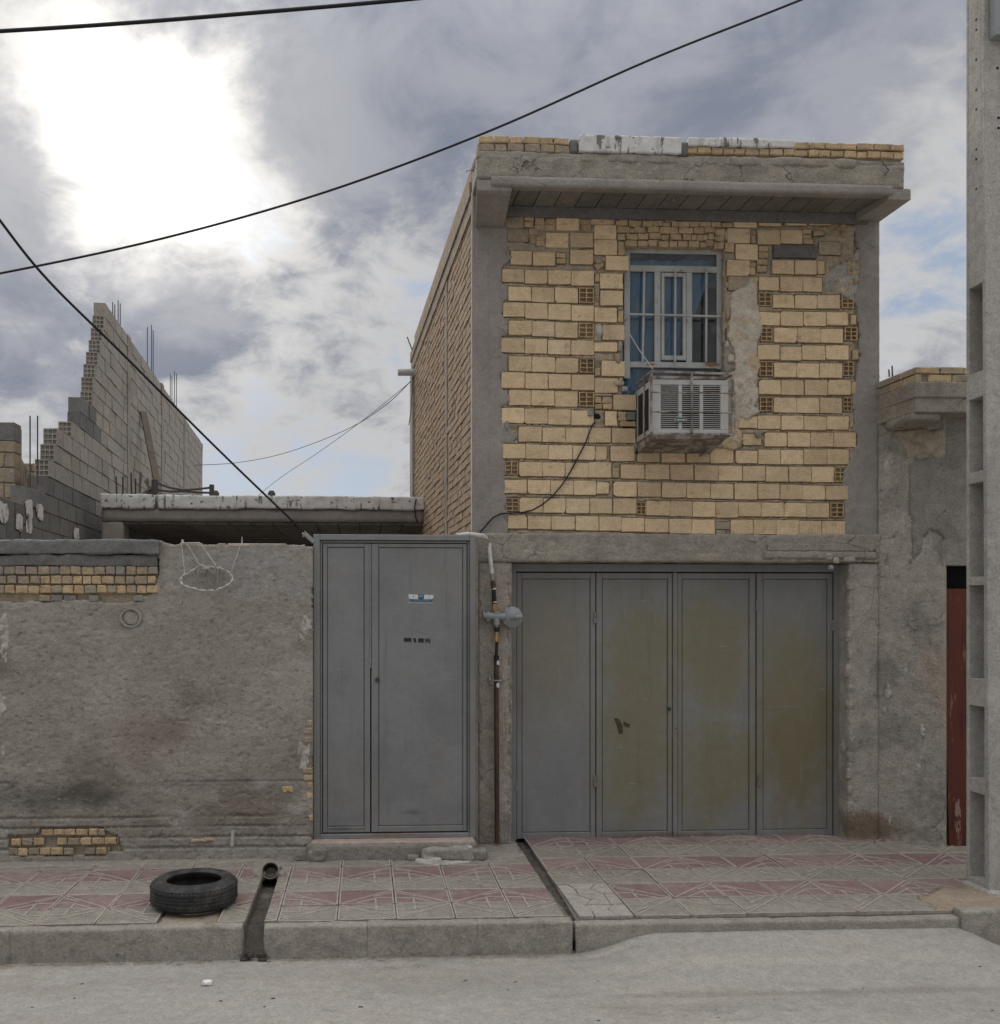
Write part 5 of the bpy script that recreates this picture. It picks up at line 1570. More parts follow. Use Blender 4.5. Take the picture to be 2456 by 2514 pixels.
flat('sticker_strip', [(1007, 1471.6), (1034, 1474), (1063, 1472.4), (1061.5, 1478.5), (1009, 1478.5)], blue_m, .0098, st)
for i in range(11):
    a = 1011 + i * 4.4
    flat('sticker_lettering', [(a, 1474.6), (a + 2.4, 1474.4), (a + 2.0, 1477), (a + .4, 1476.6)], reg_m, .0088, st)
flat('sticker_edge', [(1003.5, 1479.4), (1063, 1479.6), (1063, 1480.8), (1004, 1480.6)], white_m, .0098, st)
# remains of a number plate
for poly in ([(992, 1566), (1010.5, 1566.5), (1010.5, 1576), (992, 1575.6)], [(1014.5, 1567), (1021.5, 1567), (1022.5, 1577), (1016.5, 1576.6)], [(1027.5, 1567), (1041, 1567.5), (1041, 1577.4), (1027.5, 1577)]):
    flat('plate_remnant', poly, ac_dark, .0098, door)
pr = flat('plate_remnant', [(1044, 1568), (1057, 1568.5), (1057, 1579), (1053, 1577.5), (1045, 1577.5)], ac_dark, .0098, door)
for (a, c) in ((1047, 1570.4), (1051, 1573.8), (1047.4, 1575.6), (1053.5, 1570.6)):
    flat('plate_mark', [(a, c), (a + 2.6, c), (a + 2.2, c + 1.6), (a, c + 1.3)], reg_m, .0088, pr)
for poly in ([(1011.8, 1566.5), (1013.5, 1566.6), (1016, 1577), (1013.8, 1577)], [(1024, 1566.6), (1026.6, 1567), (1026.6, 1578), (1024.2, 1578)], [(1058.2, 1568), (1060, 1568.4), (1059.4, 1579.6), (1057.6, 1579.6)]):
    flat('plate_remnant', poly, pale_stone, .0098, door)
# scratches
m = MB()
m.tube([Vector((dp_(1003, 1536)[0], DY + .0105, dp_(1003, 1536)[1])), Vector((dp_(1014, 1546)[0], DY + .0105, dp_(1014, 1546)[1])), Vector((dp_(1040, 1552)[0], DY + .0105, dp_(1040, 1552)[1])), Vector((dp_(1061, 1556)[0], DY + .0105, dp_(1061, 1556)[1]))], .0022, 4)
m.tube([Vector((dp_(1040, 1975)[0], DY + .0105, dp_(1040, 1975)[1])), Vector((dp_(1056, 1955)[0], DY + .0105, dp_(1056, 1955)[1]))], .0022, 4)
m.build('scratch', reg_m, door)
# jamb pier between door frame and house
b = MB(); b.box(dx(1168) - .03, dx(1168) + .03, DY + .082, FY + .02, -0.05, dz(1318)); 
o = b.build('door_jamb', concrete, None)
tag(o, 'narrow cement jamb pier between the grey entrance door and the house pillar', 'jamb')

# door step
step = empty('door_step', (dx(960), 7.65, 0), 'low worn cement door step under the grey entrance door', 'step')
sy0 = 7.60
def sxp(px): return at(px, 2090, sy0).x
rough_box('riser', (sxp(752), sy0, -0.03), (sxp(1172), 7.86, .128), step_m, step, cell=.02, amp=.010, freq=12, r=.025, seed=101, lowamp=.006)
rough_box('tread', (sxp(762), sy0 + .012, .118), (sxp(1168), 7.86, .141), step_top, step, cell=.02, amp=.004, freq=10, r=.012, seed=102)
def chunk(px0, px1, py0, py1, dy0, dy1, mat, sd, amp=.02):
    p0, p1 = at(px0, py1, sy0), at(px1, py0, sy0)
    rough_box('rubble_lump', (p0.x, sy0 - dy0, max(-.01, p0.z)), (p1.x, sy0 + dy1, p1.z), mat, step, cell=.014, amp=amp, freq=11, r=.018, seed=sd, lowamp=.012)
chunk(1034, 1104, 2079, 2106, .05, .05, rubble_m, 311); chunk(1100, 1160, 2077, 2110, .07, .05, rubble_m, 312); chunk(1152, 1196, 2084, 2112, .06, .08, step_m, 313); chunk(1020, 1080, 2103, 2116, .07, .03, white_spot, 314, .03); chunk(1082, 1140, 2107, 2118, .10, .03, white_spot, 315, .03); chunk(1000, 1030, 2098, 2114, .03, .03, step_m, 316)
g0 = [gnd(1015, 2113), gnd(1060, 2124), gnd(1110, 2121), gnd(1160, 2117), gnd(1150, 2104), gnd(1010, 2106)]
rough_sheet('lime_splash', [(q_.x, q_.y) for q_ in g0], 0.008, .02, white_spot, step, cell=.012, amp=.006, plane='xy', seed=318, jag=.04)
p = at(780, 2095, sy0); stone('rubble_lump', (p.x, sy0 + .0, .05), (.16, .10, .13), step_m, step, seed=320, sub=3)

# ------------------------------------------------------------------ courtyard wall
WLY = 7.68
def lx(px): return at(px, 1700, WLY).x
def lz(py, px=400): return at(px, py, WLY).z
wall = empty('courtyard_wall', (lx(300), WLY, 0), 'rough mud-cement plastered courtyard wall with bare brick courses at top and foot', 'wall')
xr = dx(770) - .002
xm = lx(388)
wz_top = lz(1345)
course_top = [lz(2032), lz(2052), lz(2080), lz(2104)]
def wall_fn(gx, gz):
    r = fbm(gx * 3.5, gz * 4.5, 1.0, 77, 3) * .016
    # brick courses ghosting through the plaster near the foot
    for zc_ in [lz(v) for v in (2006, 2030, 2056, 2082)]:
        mask = np.clip(fbm(gx * 2.2, gz * 3, 3.0, 55, 2) * 4 + .9, 0, 1)
        r = r - np.where(np.abs(gz - zc_ - fbm(gx * 2, gz * 0, 0, 12, 2) * .012) < .008, .016 * mask, 0)
    r = r - np.where(np.abs(gz - lz(1920) - fbm(gx * 2, gz * 0, 0, 13, 2) * .01) < .006, .010 * np.clip(fbm(gx * 1.6, gz * 0, 0, 14, 2) * 6 + .5, 0, 1), 0)
    # pits
    n = fbm(gx * 24, gz * 34, 2.0, 91, 3)
    r = r - np.clip(n - .16, 0, 1) * .05
    return r
pl = [(-6, -0.03), (xr, -0.03), (xr + .0, lz(1345, 760)), (lx(735), lz(1338, 735)), (lx(500), lz(1334, 500)), (lx(398), lz(1333)), (xm, lz(1345)), (xm + .01, lz(1405)), (xm - .02, lz(1456)), (lx(352), lz(1462)), (lx(350), lz(1478)), (lx(260), lz(1482)), (lx(180), lz(1474)), (lx(60), lz(1478)), (-6, lz(1478))]
hole1 = [(lx(20), lz(2048)), (lx(95), lz(2046)), (lx(100), lz(2032)), (lx(255), lz(2030)), (lx(290), lz(2052)), (lx(300), lz(2088)), (lx(262), lz(2090)), (lx(258), lz(2098)), (lx(25), lz(2098)), (lx(18), lz(2080))]
rough_sheet('plaster_coat', pl, WLY, .07, wall_plaster, wall, cell=.0105, amp=.0035, freq=34, seed=111, holes=[hole1], jag=.022, st=(.8, 1.1), fn=wall_fn)
b = MB(); b.box(-6, xr - .004, WLY + .035, WLY + .24, -0.05, lz(1410)); b.build('wall_core', mortar, wall)
b = MB(); b.box(xm + .03, xr - .004, WLY + .036, WLY + .239, lz(1411), wz_top - .02); b.build('wall_core', plaster_dark, wall)
rough_box('coping_slab', (-6, WLY - .03, lz(1362)), (lx(394), WLY + .25, lz(1326)), block_grey, wall, cell=.016, amp=.022, freq=9, r=.010, seed=112, lowamp=.010)
rough_box('coping_bed', (-6, WLY - .004, lz(1390)), (lx(386), WLY + .24, lz(1362)), block_grey, wall, cell=.016, amp=.018, freq=11, r=.008, seed=113, lowamp=.008)
def wall_row(a, c, y0, y1, w_, mats, drop=0.0):
    x = a
    while x < c:
        ww = w_ * random.uniform(.85, 1.15)
        if random.random() > drop:
            brick('brick', lx(x) + .003, lx(min(x + ww, c)) - .003, lz(y1) + random.uniform(0, .004), lz(y0) + random.uniform(-.004, 0), WLY - .004 + random.uniform(-.006, .006), random.choice(mats), wall, depth=.08, jit=.003, chip=.6, b=.006)
        x += ww
wall_row(-20, 388, 1391, 1411, 27, [brick_dusty, brick_dusty, plaster_dark])
wall_row(-8, 384, 1414, 1434, 27, [brick_small, brick_dusty, brick_dusty])
wall_row(-18, 392, 1437, 1457, 27, [brick_small, brick_dusty, brick_small])
wall_row(95, 352, 1461, 1478, 30, [plaster_dark, brick_dusty], .45)
wall_row(100, 258, 2033, 2049, 27, [brick_small, brick_dusty, brick_small])
wall_row(28, 292, 2054, 2072, 28, [brick_small, brick_dusty, brick_small], .05)
wall_row(20, 270, 2078, 2096, 28, [brick_small, brick_dusty], .12)
for (px, py, w_, h_) in ((470, 2061, 40, 7), (500, 2059, 26, 6), (693, 1934, 26, 14)):
    x0, x1, z0, z1 = lx(px), lx(px + w_), lz(py + h_), lz(py)
    brick('brick', x0, x1, z0, z1, WLY - .012, brick_small, wall, depth=.05, chip=.9)
# broken end of the wall beside the door: rubble bricks, lime patches
for i, (py, w_, mt) in enumerate(((1905, 22, brick_small), (1924, 12, brick_small), (1950, 15, brick_small), (1888, 26, brick_dusty), (1975, 10, brick_small), (1790, 20, brick_dusty), (1812, 22, brick_dusty), (1770, 16, brick_dusty), (2005, 9, brick_small))):
    brick('brick', lx(768 - w_), lx(767), lz(py + 15), lz(py), WLY - .006, mt, wall, depth=.1, chip=.9)
for i, (px, py, w_, h_) in enumerate(((752, 1535, .12, .20), (745, 1560, .09, .12), (748, 1850, .11, .20), (742, 1875, .08, .16), (8, 1560, .10, .50), (2, 1740, .09, .30), (4, 1850, .05, .16), (10, 1490, .06, .08))):
    p = at(px, py, WLY)
    pts_ = []
    for k in range(12):
        an = 2 * math.pi * k / 12
        rr = random.uniform(.6, 1.15)
        pts_.append((p.x + math.cos(an) * w_ / 2 * rr, p.z + math.sin(an) * h_ / 2 * rr))
    rough_sheet('lime_patch', pts_, WLY - .004, .03, white_spot, wall, cell=.010, amp=.012, freq=30, seed=400 + i, jag=.03)
m = MB(); c = at(322, 1517, WLY)
ring = []
for k in range(33):
    an = 2 * math.pi * k / 32
    ring.append(Vector((c.x + math.cos(an) * .075, WLY - .012, c.z + math.sin(an) * .068)))
m.tube(ring, [.010 + .004 * math.sin(k * .39 + 1) for k in range(33)], 8, caps=False); m.build('cement_ring', wall_plaster, wall, smooth=True)
stone('cement_plug', (c.x, WLY - .005, c.z), (.11, .02, .10), wall_plaster, wall, seed=5, sub=3, amp=.2)
b = MB(); b.tube([at(570, 2077, WLY - .03), at(572, 2040, WLY - .03)], [.015, .013], 10)
tag(b.build('plastic_stake', pvc_m, None, smooth=True), 'short pale plastic pipe stub standing at the foot of the courtyard wall', 'pipe stub')

# ------------------------------------------------------------------ rope hoop with net hung on the wall
HYp = WLY - .035
def hp(px, py, dy=0.0): return at(px, py, HYp) + Vector((0, dy, 0))
hoop = empty('rope_hoop', tuple(hp(513, 1420)), 'homemade pale rope hoop with ragged net hanging on the courtyard wall', 'hoop')
rp = [(490, 1388, 0), (512, 1392, -.01), (532, 1393, -.02), (552, 1399, -.03), (566, 1407, -.05), (574, 1416, -.08), (576, 1425, -.10), (568, 1435, -.12), (555, 1443, -.14), (536, 1451, -.15), (518, 1451, -.15), (500, 1450, -.15), (485, 1446, -.15), (468, 1442, -.14), (455, 1436, -.12), (449, 1427, -.10), (452, 1415, -.08), (464, 1409, -.05), (478, 1398, -.02), (490, 1388, 0)]
dense = []
for i in range(len(rp) - 1):
    for k in range(4):
        t = k / 4
        dense.append(tuple(rp[i][j] * (1 - t) + rp[i + 1][j] * t for j in range(3)))
m = MB(); m.tube([hp(*q_) for q_ in dense], [.0068 + .0036 * math.sin(i * 1.35) for i in range(len(dense))], 7); m.build('ring', rope_m, hoop, smooth=True)
for pts_, r_ in ((((444, 1332, .02), (447, 1345, 0), (452, 1380, -.02), (457, 1409, -.06)), .0036), (((446, 1333, .02), (458, 1333, 0), (470, 1352, 0), (490, 1388, 0)), .0060), (((459, 1333, .01), (490, 1333, 0), (500, 1345, -.01), (532, 1390, -.02)), .0060), (((592, 1333, .02), (590, 1340, 0), (580, 1372, -.02), (569, 1407, -.05)), .0036)):
    m = MB(); m.tube([hp(*q_) for q_ in pts_], r_, 6); m.build('hanging_rope', rope_m, hoop, smooth=True)
m = MB()
for i in range(44):
    a = random.uniform(462, 562); 
    if i < 18: a = random.uniform(508, 540)
    top = 1392 + abs(a - 515) * .16
    ln = random.uniform(24, 50) if 500 < a < 545 else random.uniform(15, 38)
    m.tube([hp(a, top, -.015), hp(a + random.uniform(-3, 3), top + ln * .5, -.02), hp(a + random.uniform(-7, 7), top + ln, -.01)], .0024, 4)
for i in range(10):
    a = random.uniform(500, 545)
    m.tube([hp(a, 1390, -.02), hp(a + random.uniform(-10, 10), 1397, -.045), hp(a + random.uniform(-14, 14), 1404 + random.uniform(-3, 6), -.03)], .0055, 5)
tag(m.build('net', net_m, hoop), kind='stuff')
m = MB(); m.tube([hp(446, 1338, .03), hp(447, 1324, .03)], [.012, .009], 8); m.tube([hp(592, 1334, .06), hp(592, 1316, .06)], [.006, .003], 6); m.build('peg', pvc_m, hoop, smooth=True)
b = MB(); b.box(lx(560), lx(612), WLY + .0, WLY + .14, wz_top + .015, wz_top + .035, .003)
tag(b.build('wood_scrap', pale_plaster, None), 'flat pale board scrap lying on top of the courtyard wall', 'board')

# ------------------------------------------------------------------ old tyre
tc_ = gnd(470, 2205); tc_ = Vector((gnd(478, 2200).x + .03, 6.53, 0.004))
tyre = empty('old_tyre', tuple(tc_), 'worn black car tyre lying flat on the pavement', 'tyre')
R_, Hh = .279, .178
prof = [(.178, .012), (.188, .004), (.212, .0), (.245, .006), (.262, .018), (.278, .030), (R_ - .003, .050), (R_, Hh * .5), (R_ - .003, Hh - .050), (.278, Hh - .030), (.262, Hh - .016), (.245, Hh - .004), (.212, Hh), (.188, Hh - .006), (.178, Hh - .016), (.184, Hh - .03), (.22, Hh - .05), (.262, Hh * .5), (.22, .05), (.184, .03)]
m = MB(); m.lathe(prof, tc_, (0, 0, 1), 72, closed=True)
o = m.build('carcass', rubber, tyre, smooth=True)
# tread grooves: thin raised ribs between them
for zc_, hh in ((.058, .016), (.082, .014), (.104, .014), (.127, .016)):
    m = MB(); m.lathe([(R_ - .006, zc_ - hh * .5 + Hh * .0), (R_ + .0035, zc_ - hh * .42), (R_ + .0035, zc_ + hh * .42), (R_ - .006, zc_ + hh * .5)], tc_, (0, 0, 1), 72); 
    m.f = [f for f in m.f if len(f) == 4]; m.mi = m.mi[:len(m.f)]
    m.build('tread_rib', rubber, tyre, smooth=True)
m = MB()
for k in range(64):
    an = 2 * math.pi * k / 64
    for zc_ in (.040, Hh - .040):
        p = tc_ + Vector((math.cos(an) * (R_ - .008), math.sin(an) * (R_ - .008), zc_))
        tdir = Vector((-math.sin(an), math.cos(an), 0))
        rdir = Vector((math.cos(an), math.sin(an), .9 if zc_ > .1 else -.9)).normalized()
        m.beam(p - tdir * .008 , p + tdir * .008, .026, .014, up=rdir)
tag(m.build('shoulder_blocks', rubber, tyre), kind='stuff')
m = MB(); m.lathe([(.205, .0), (.208, .003), (.211, .0)], tc_ + Vector((0, 0, Hh - .001)), (0, 0, 1), 60); m.f = [f for f in m.f if len(f) == 4]; m.mi = m.mi[:len(m.f)]
m.build('sidewall_line', rubber, tyre, smooth=True)

# ------------------------------------------------------------------ drain pipe in its channel
dpm = gnd(664, 2126, .055)
m = MB()
a = Vector((-.692, 7.46, -.13)); bb = Vector((-.685, 7.17, .050))
drain = empty('drain_pipe', (bb.x, bb.y, 0), 'black drain pipe mouth opening into the muddy pavement channel', 'drain pipe')
ax_ = (bb - a).normalized()
m.lathe([(.0, -.40), (.0585, -.40), (.0585, 0), (.050, 0), (.050, -.35), (.0, -.35)], bb, ax_, 24)
m.build('pipe_wall', black_pipe, drain, smooth=True)
m = MB(); m.lathe([(.060, -.03), (.064, -.02), (.064, 0.0), (.0592, .001), (.0592, -.03)], bb, ax_, 24, closed=True); m.build('pipe_collar', kerb_m, drain, smooth=True)
for i, (dx_, dy_, zz_, s_) in enumerate(((-.07, .03, .0, .07), (.07, .03, .0, .07), (.0, .13, .02, .15))):
    stone('cement_haunch', (bb.x + dx_, bb.y + dy_ + .02, zz_), (s_, .12, .07), kerb_m, drain, seed=500 + i, sub=3, amp=.25)
# stain of soot and mud where the channel spills over the kerb
for i in range(7):
    p = Vector((-.685 + random.uniform(-.07, .07), KY + random.uniform(-.03, .0), ROAD_Z + random.uniform(.0, .05)))
    stone('mud_clod', p, (random.uniform(.03, .08), .04, random.uniform(.02, .05)), mud_m, pave, seed=520 + i)

# ------------------------------------------------------------------ neighbour on the far side of the pole
NY = 7.76
nb = empty('plastered_house', (X(2250), 8.0, 0), 'low grey plastered neighbouring house with concrete canopy and rust-red door behind the pole', 'house')
A = Vector((HX1 - .012, FY - .022, 0)); Bp = at(2322, 2080, NY); Bp.z = 0
ztop = at(2160, 1000, FY).z
zc0, zc1 = at(2168, 1058, FY).z, at(2160, 975, FY).z
# angled wall piece as a displaced sheet
def ang_sheet(name, s0, s1, z0, z1, mat, off=0.0, seed=1, amp=.008, cell=.02, ragged=None):
    L = (Bp - A).length
    dirv = (Bp - A) / L
    nrm = Vector((dirv.y, -dirv.x, 0))
    o = rough_sheet(name, ragged or [(s0 * L, z0), (s1 * L, z0), (s1 * L, z1), (s0 * L, z1)], 0, .06, mat, nb, cell=cell, amp=amp, freq=16, seed=seed, jag=.0 if ragged is None else .03)
    for v in o.data.vertices:
        s, dy_, z_ = v.co
        v.co = Vector((A.x, A.y, 0)) + dirv * s + nrm * (off - dy_) + Vector((0, 0, z_))
    o.data.update()
    return o
Ls = (Bp - A).length
ang_sheet('front_wall', 0, 1.0, -.05, zc0 + .3, plaster_right, 0, 601)
ang_sheet('dark_render', 0, 1, 0, 1, plaster_dark, .010, 602, ragged=[(Ls * .50, at(2245, 1385, 7.95).z), (Ls * .53, at(2245, 1330, 7.95).z), (Ls * .47, at(2245, 1200, 7.95).z), (Ls * .47, zc0 - .28), (Ls * 1.0, zc0 - .25), (Ls * 1.0, at(2300, 1330, 7.9).z), (Ls * .8, at(2300, 1300, 7.9).z)])
ang_sheet('yellow_render', 0, 1, 0, 1, plaster_yellow, .012, 603, ragged=[(Ls * .22, zc0 - .02), (Ls * 1.0, zc0 - .02), (Ls * 1.0, zc0 - .33), (Ls * .8, zc0 - .24), (Ls * .55, zc0 - .26), (Ls * .50, zc0 - .38), (Ls * .40, zc0 - .2)])
for i, (s_, py, w_, h_) in enumerate(((.16, 1700, .05, .17), (.10, 1745, .03, .09), (.68, 1795, .05, .14))):
    q_ = A + (Bp - A) * s_
    z_ = at(2200, py, q_.y).z
    rr = [((s_ * Ls) + math.cos(k / 10 * 6.283) * w_ / 2 * random.uniform(.6, 1.1), z_ + math.sin(k / 10 * 6.283) * h_ / 2 * random.uniform(.7, 1.1)) for k in range(10)]
    ang_sheet('lime_patch', 0, 1, 0, 1, white_spot, .014, 610 + i, cell=.01, ragged=rr)
b = MB(); b.slab([(A.x + .01, A.y + .06), (Bp.x, Bp.y + .06), (Bp.x, 8.6), (A.x + .01, 8.6)], -.05, zc0 + .3); b.build('wall_core', plaster_right, nb)
# straight front with the red door
rx = at(2320, 1800, NY).x
dzt, dzr = at(2350, 1445, NY).z, at(2350, 1388, NY).z
b = MB()
b.box(Bp.x - .02, 8.5, NY + .01, NY + .3, dzr, zc0 + .3); b.box(rx + 1.0, 8.5, NY + .01, NY + .3, -.05, dzr)
b.build('front_wall', plaster_dark, nb)
b = MB(); b.hexa([(at(2343, 2085, NY).x, NY + .06, -.02), (rx + 1.0, NY + .06, -.02), (rx + 1.0, NY + .10, -.02), (at(2343, 2085, NY).x, NY + .10, -.02),
                  (rx + .012, NY + .06, dzt), (rx + 1.0, NY + .06, dzt), (rx + 1.0, NY + .10, dzt), (rx + .012, NY + .10, dzt)])
b.build('door', red_door, nb)
b = MB(); b.box(rx - .06, rx + 1.0, NY + .15, NY + .2, dzt - .1, dzr + .05); b.build('transom_opening', gap_m, nb)
# canopy
CYn = 7.55
cx0 = at(2250, 960, CYn).x
cbk = A.x
def cquad(z_): return [(cbk, FY + .0), (cx0, CYn), (8.5, CYn), (8.5, 8.5), (cbk, 8.5)]
b = MB(); b.slab(cquad(0), at(2250, 1012, CYn).z, at(2250, 940, CYn).z); b.build('canopy_slab', concrete_board, nb, bevel=.012)
b = MB(); b.slab([(cbk, FY - .02), (cx0 - .012, CYn - .012), (8.5, CYn - .012), (8.5, CYn + .25), (cx0 + .2, CYn + .25), (cbk + .1, FY + .2)], at(2250, 976, CYn).z, at(2250, 937, CYn).z); b.build('canopy_edge', concrete_board, nb, bevel=.01)
rough_box('canopy_soffit', (cx0 - .02, CYn + .02, zc0 - .02), (at(2316, 1000, CYn).x, 8.0, at(2250, 1008, CYn).z), concrete, nb, cell=.03, amp=.012, seed=620, r=.03)
zb0, zb1, zb2 = at(2250, 938, CYn).z, at(2250, 917, CYn).z, at(2250, 899, CYn).z
x_ = cx0
for i in range(9):
    for zz0, zz1, sh in ((zb0, zb1, .1), (zb1, zb2, 0)):
        w_ = .2
        brick('canopy_brick', x_ + sh + .004, x_ + sh + w_ - .004, zz0 + .004, zz1 - .004, CYn + random.uniform(.0, .012), brick_small if random.random() > .3 else brick_dusty, nb, depth=.1, chip=.6, b=.006)
    x_ += .2
dirc = Vector((cbk - cx0, FY - CYn, 0)); Lc = dirc.length; dirc /= Lc
for k in range(3):
    for zz0, zz1 in ((zb0, zb1), (zb1, zb2)):
        a_ = Vector((cx0, CYn, 0)) + dirc * (Lc * k / 3 + .004); c_ = Vector((cx0, CYn, 0)) + dirc * (Lc * (k + 1) / 3 - .004)
        m = MB(); nn = Vector((dirc.y, -dirc.x, 0)) * -.05
        m.hexa([Vector((a_.x, a_.y, zz0 + .004)), Vector((c_.x, c_.y, zz0 + .004)), Vector((c_.x, c_.y, zz0 + .004)) - nn, Vector((a_.x, a_.y, zz0 + .004)) - nn,
                Vector((a_.x, a_.y, zz1 - .004)), Vector((c_.x, c_.y, zz1 - .004)), Vector((c_.x, c_.y, zz1 - .004)) - nn, Vector((a_.x, a_.y, zz1 - .004)) - nn])
        m.build('canopy_brick', brick_dusty, nb, bevel=.005)
b = MB(); b.slab([(cbk + .02, FY + .03), (cx0 + .03, CYn + .03), (8.5, CYn + .03), (8.5, 8.5), (cbk + .02, 8.5)], zb0 - .01, zb2 - .012); b.build('canopy_core', mortar, nb)
for px in (2184, 2192):
    b = MB(); b.tube([at(px, 925, 7.9), at(px - 1, 898 if px > 2190 else 907, 7.9)], .006, 6); b.build('rebar', rebar_m, nb)

# ------------------------------------------------------------------ precast utility pole
pole = empty('utility_pole', (4.42, 6.6, 0), 'tall precast concrete utility pole with ladder recesses beside the driveway', 'utility pole')
px0, pxw = 4.255, .34
PB, PF0, PF1 = 6.705, 6.445, 6.505           # back face, front face at foot and at the top of the picture
PTOP = 9.0
def pf(z): return PF0 + (PF1 - PF0) * z / 6.2
def pole_piece(mb, x0, x1, fa, fb, z0, z1):
    """fa, fb: fraction of the depth from the back (0) to the front (1)"""
    def yy(f, z): return PB + (pf(z) - PB) * f
    mb.hexa([(x0, yy(fb, z0), z0), (x1, yy(fb, z0), z0), (x1, yy(fa, z0), z0), (x0, yy(fa, z0), z0),
             (x0, yy(fb, z1), z1), (x1, yy(fb, z1), z1), (x1, yy(fa, z1), z1), (x0, yy(fa, z1), z1)])
def zp(py): return at(2400, py, 6.6).z
rec = [(2158, 1946), (1912, 1733), (1666, 1437), (1416, 1186), (1158, 978), (915, 702)]
m = MB(); zlast = -0.03
body = MB()
pole_piece(body, px0, px0 + pxw, 0, .13, -.03, PTOP); body.build('back_flange', pole_m, pole, bevel=.006)
body = MB(); pole_piece(body, px0, px0 + pxw, .82, 1, -.03, PTOP); body.build('front_flange', pole_m, pole, bevel=.006)
body = MB(); pole_piece(body, px0 + .11, px0 + pxw - .11, .1295, .8205, -.03, PTOP); body.build('web', pole_m, pole)
edges = [-.03] + [v for r_ in rec for v in (zp(r_[0]), zp(r_[1]))] + [PTOP]
for i in range(0, len(edges), 2):
    m = MB()
    pole_piece(m, px0 + .001, px0 + .109, .1302, .8198, edges[i], edges[i + 1])
    m.build('rung', pole_m, pole, bevel=.004)
rough_box('footing', (px0 - .03, PF0 - .03, -.03), (px0 + pxw + .05, PB + .02, .035), pole_m, pole, cell=.03, amp=.008, r=.02, seed=640)
m = MB()
for py in (50, 75, 148, 222, 270, 368, 392, 465):
    p = at(2393, py, 6.6)
    m.tube([(px0 - .001, 6.59, p.z), (px0 + .002, 6.59, p.z)], .0085, 8)
for px, py in ((2452, 165), (2454, 288), (2454, 313)):
    p = at(px, py, 6.49); m.tube([(p.x, pf(p.z) - .001, p.z), (p.x, pf(p.z) + .003, p.z)], .010, 8)
tag(m.build('bolt_hole', black_m, pole), kind='stuff')
m = MB(); p = at(2441, 88, 6.45); m.box(p.x, p.x + .3, pf(5.6) - .07, pf(5.6) - .002, p.z, p.z + .5, .004); m.build('meter_box', reg_m, pole)

# ------------------------------------------------------------------ unfinished block wall on the next plot
bw = empty('block_wall', (-3.6, 13, 0), 'tall unfinished stepped clay-block wall with concrete tie columns and bare rods', 'wall')
BSL, BX9 = -0.0477, -3.282
def bx(y): return BX9 + BSL * (y - 9)
def y_of(px):
    d_ = ray(px, 1000); k = d_.x / d_.y
    return (BX9 - BSL * 9) / (k - BSL)
CH = 0.195
ZT = 6.10
ends = [258, 256, 252, 247, 241, 235, 230, 228, 200, 197, 177, 142, 135, 122, 113, 63, -25, -40, -50, -60, -60, -60, -60, -60, -60, -60, -60, -60, -60, -60, -60, -60, -60]
y_far = 24.6
BT = .15
hol_rows = {1, 2, 3, 4, 5, 6, 7, 10, 11, 12, 13}
grey_rows = {14, 15, 16, 17, 18, 19, 20, 21}
shared = {}
def block_mesh(L, mat, k):
    key = (round(L, 2), mat.name, k)
    if key not in shared:
        m = MB(); c = .006
        jy = [random.uniform(-.004, .004) for _ in range(8)]
        m.hexa([(-BT, 0, .006), (0 + jy[0], .006, .006), (0 + jy[1], L - .006, .006), (-BT, L - .006, .006), (-BT, 0, CH - .008), (jy[2], .006, CH - .008), (jy[3], L - .006, CH - .008), (-BT, L - .006, CH - .008)])
        me = bpy.data.meshes.new('block')
        me.from_pydata([tuple(v) for v in m.v], [], m.f); me.materials.append(mat); me.update()
        shared[key] = me
    return shared[key]
far_mb = {0: MB(), 1: MB()}
nb_count = 0
mort = MB()
rot = math.atan2(-BSL, 1)
for k in range(22):
    z0 = ZT - (k + 1) * CH
    y = max(y_of(ends[k]), 7.95)
    ys = y
    first = True
    mort.hexa([(bx(ys + .2) - BT + .01, ys + .2, z0), (bx(ys + .2) - .010, ys + .2, z0), (bx(y_far) - .010, y_far, z0), (bx(y_far) - BT + .01, y_far, z0),
               (bx(ys + .2) - BT + .01, ys + .2, z0 + CH), (bx(ys + .2) - .010, ys + .2, z0 + CH), (bx(y_far) - .010, y_far, z0 + CH), (bx(y_far) - BT + .01, y_far, z0 + CH)])
    while y < y_far:
        L = .40 if not first else random.choice((.22, .40, .32))
        if y + L > y_far: L = y_far - y
        if L < .05: break
        grey = k in grey_rows or (k in (8, 9) and y - ys < .75)
        if k == 14 and y > 12.6 + .0: grey = random.random() < .5
        mat = block_grey if grey else block_clay
        off = random.uniform(-.006, .006)
        if y < 16.2 and nb_count < 300 and z0 > 1.75:
            o = bpy.data.objects.new('block', block_mesh(L, mat, random.randrange(3)))
            o.location = (bx(y) + off, y, z0); o.rotation_euler = (0, 0, rot)
            link(o, bw); nb_count += 1
        else:
            fm = far_mb[1 if grey else 0]
            fm.hexa([(bx(y) - BT, y + .006, z0 + .006), (bx(y) + off, y + .006, z0 + .006), (bx(y + L) + off, y + L - .006, z0 + .006), (bx(y + L) - BT, y + L - .006, z0 + .006),
                     (bx(y) - BT, y + .006, z0 + CH - .008), (bx(y) + off, y + .006, z0 + CH - .008), (bx(y + L) + off, y + L - .006, z0 + CH - .008), (bx(y + L) - BT, y + L - .006, z0 + CH - .008)])
        if first and k in hol_rows:
            hollow('hollow_block', bx(y) - BT, bx(y), z0 + .006, z0 + CH - .006, y - .02, block_clay, bw, nc=3, nr=3, depth=.10, wall=.22)
        y += L
        first = False
mort.build('mortar_core', mortar, bw)
tag(far_mb[0].build('far_blocks', block_clay, bw), kind='stuff')
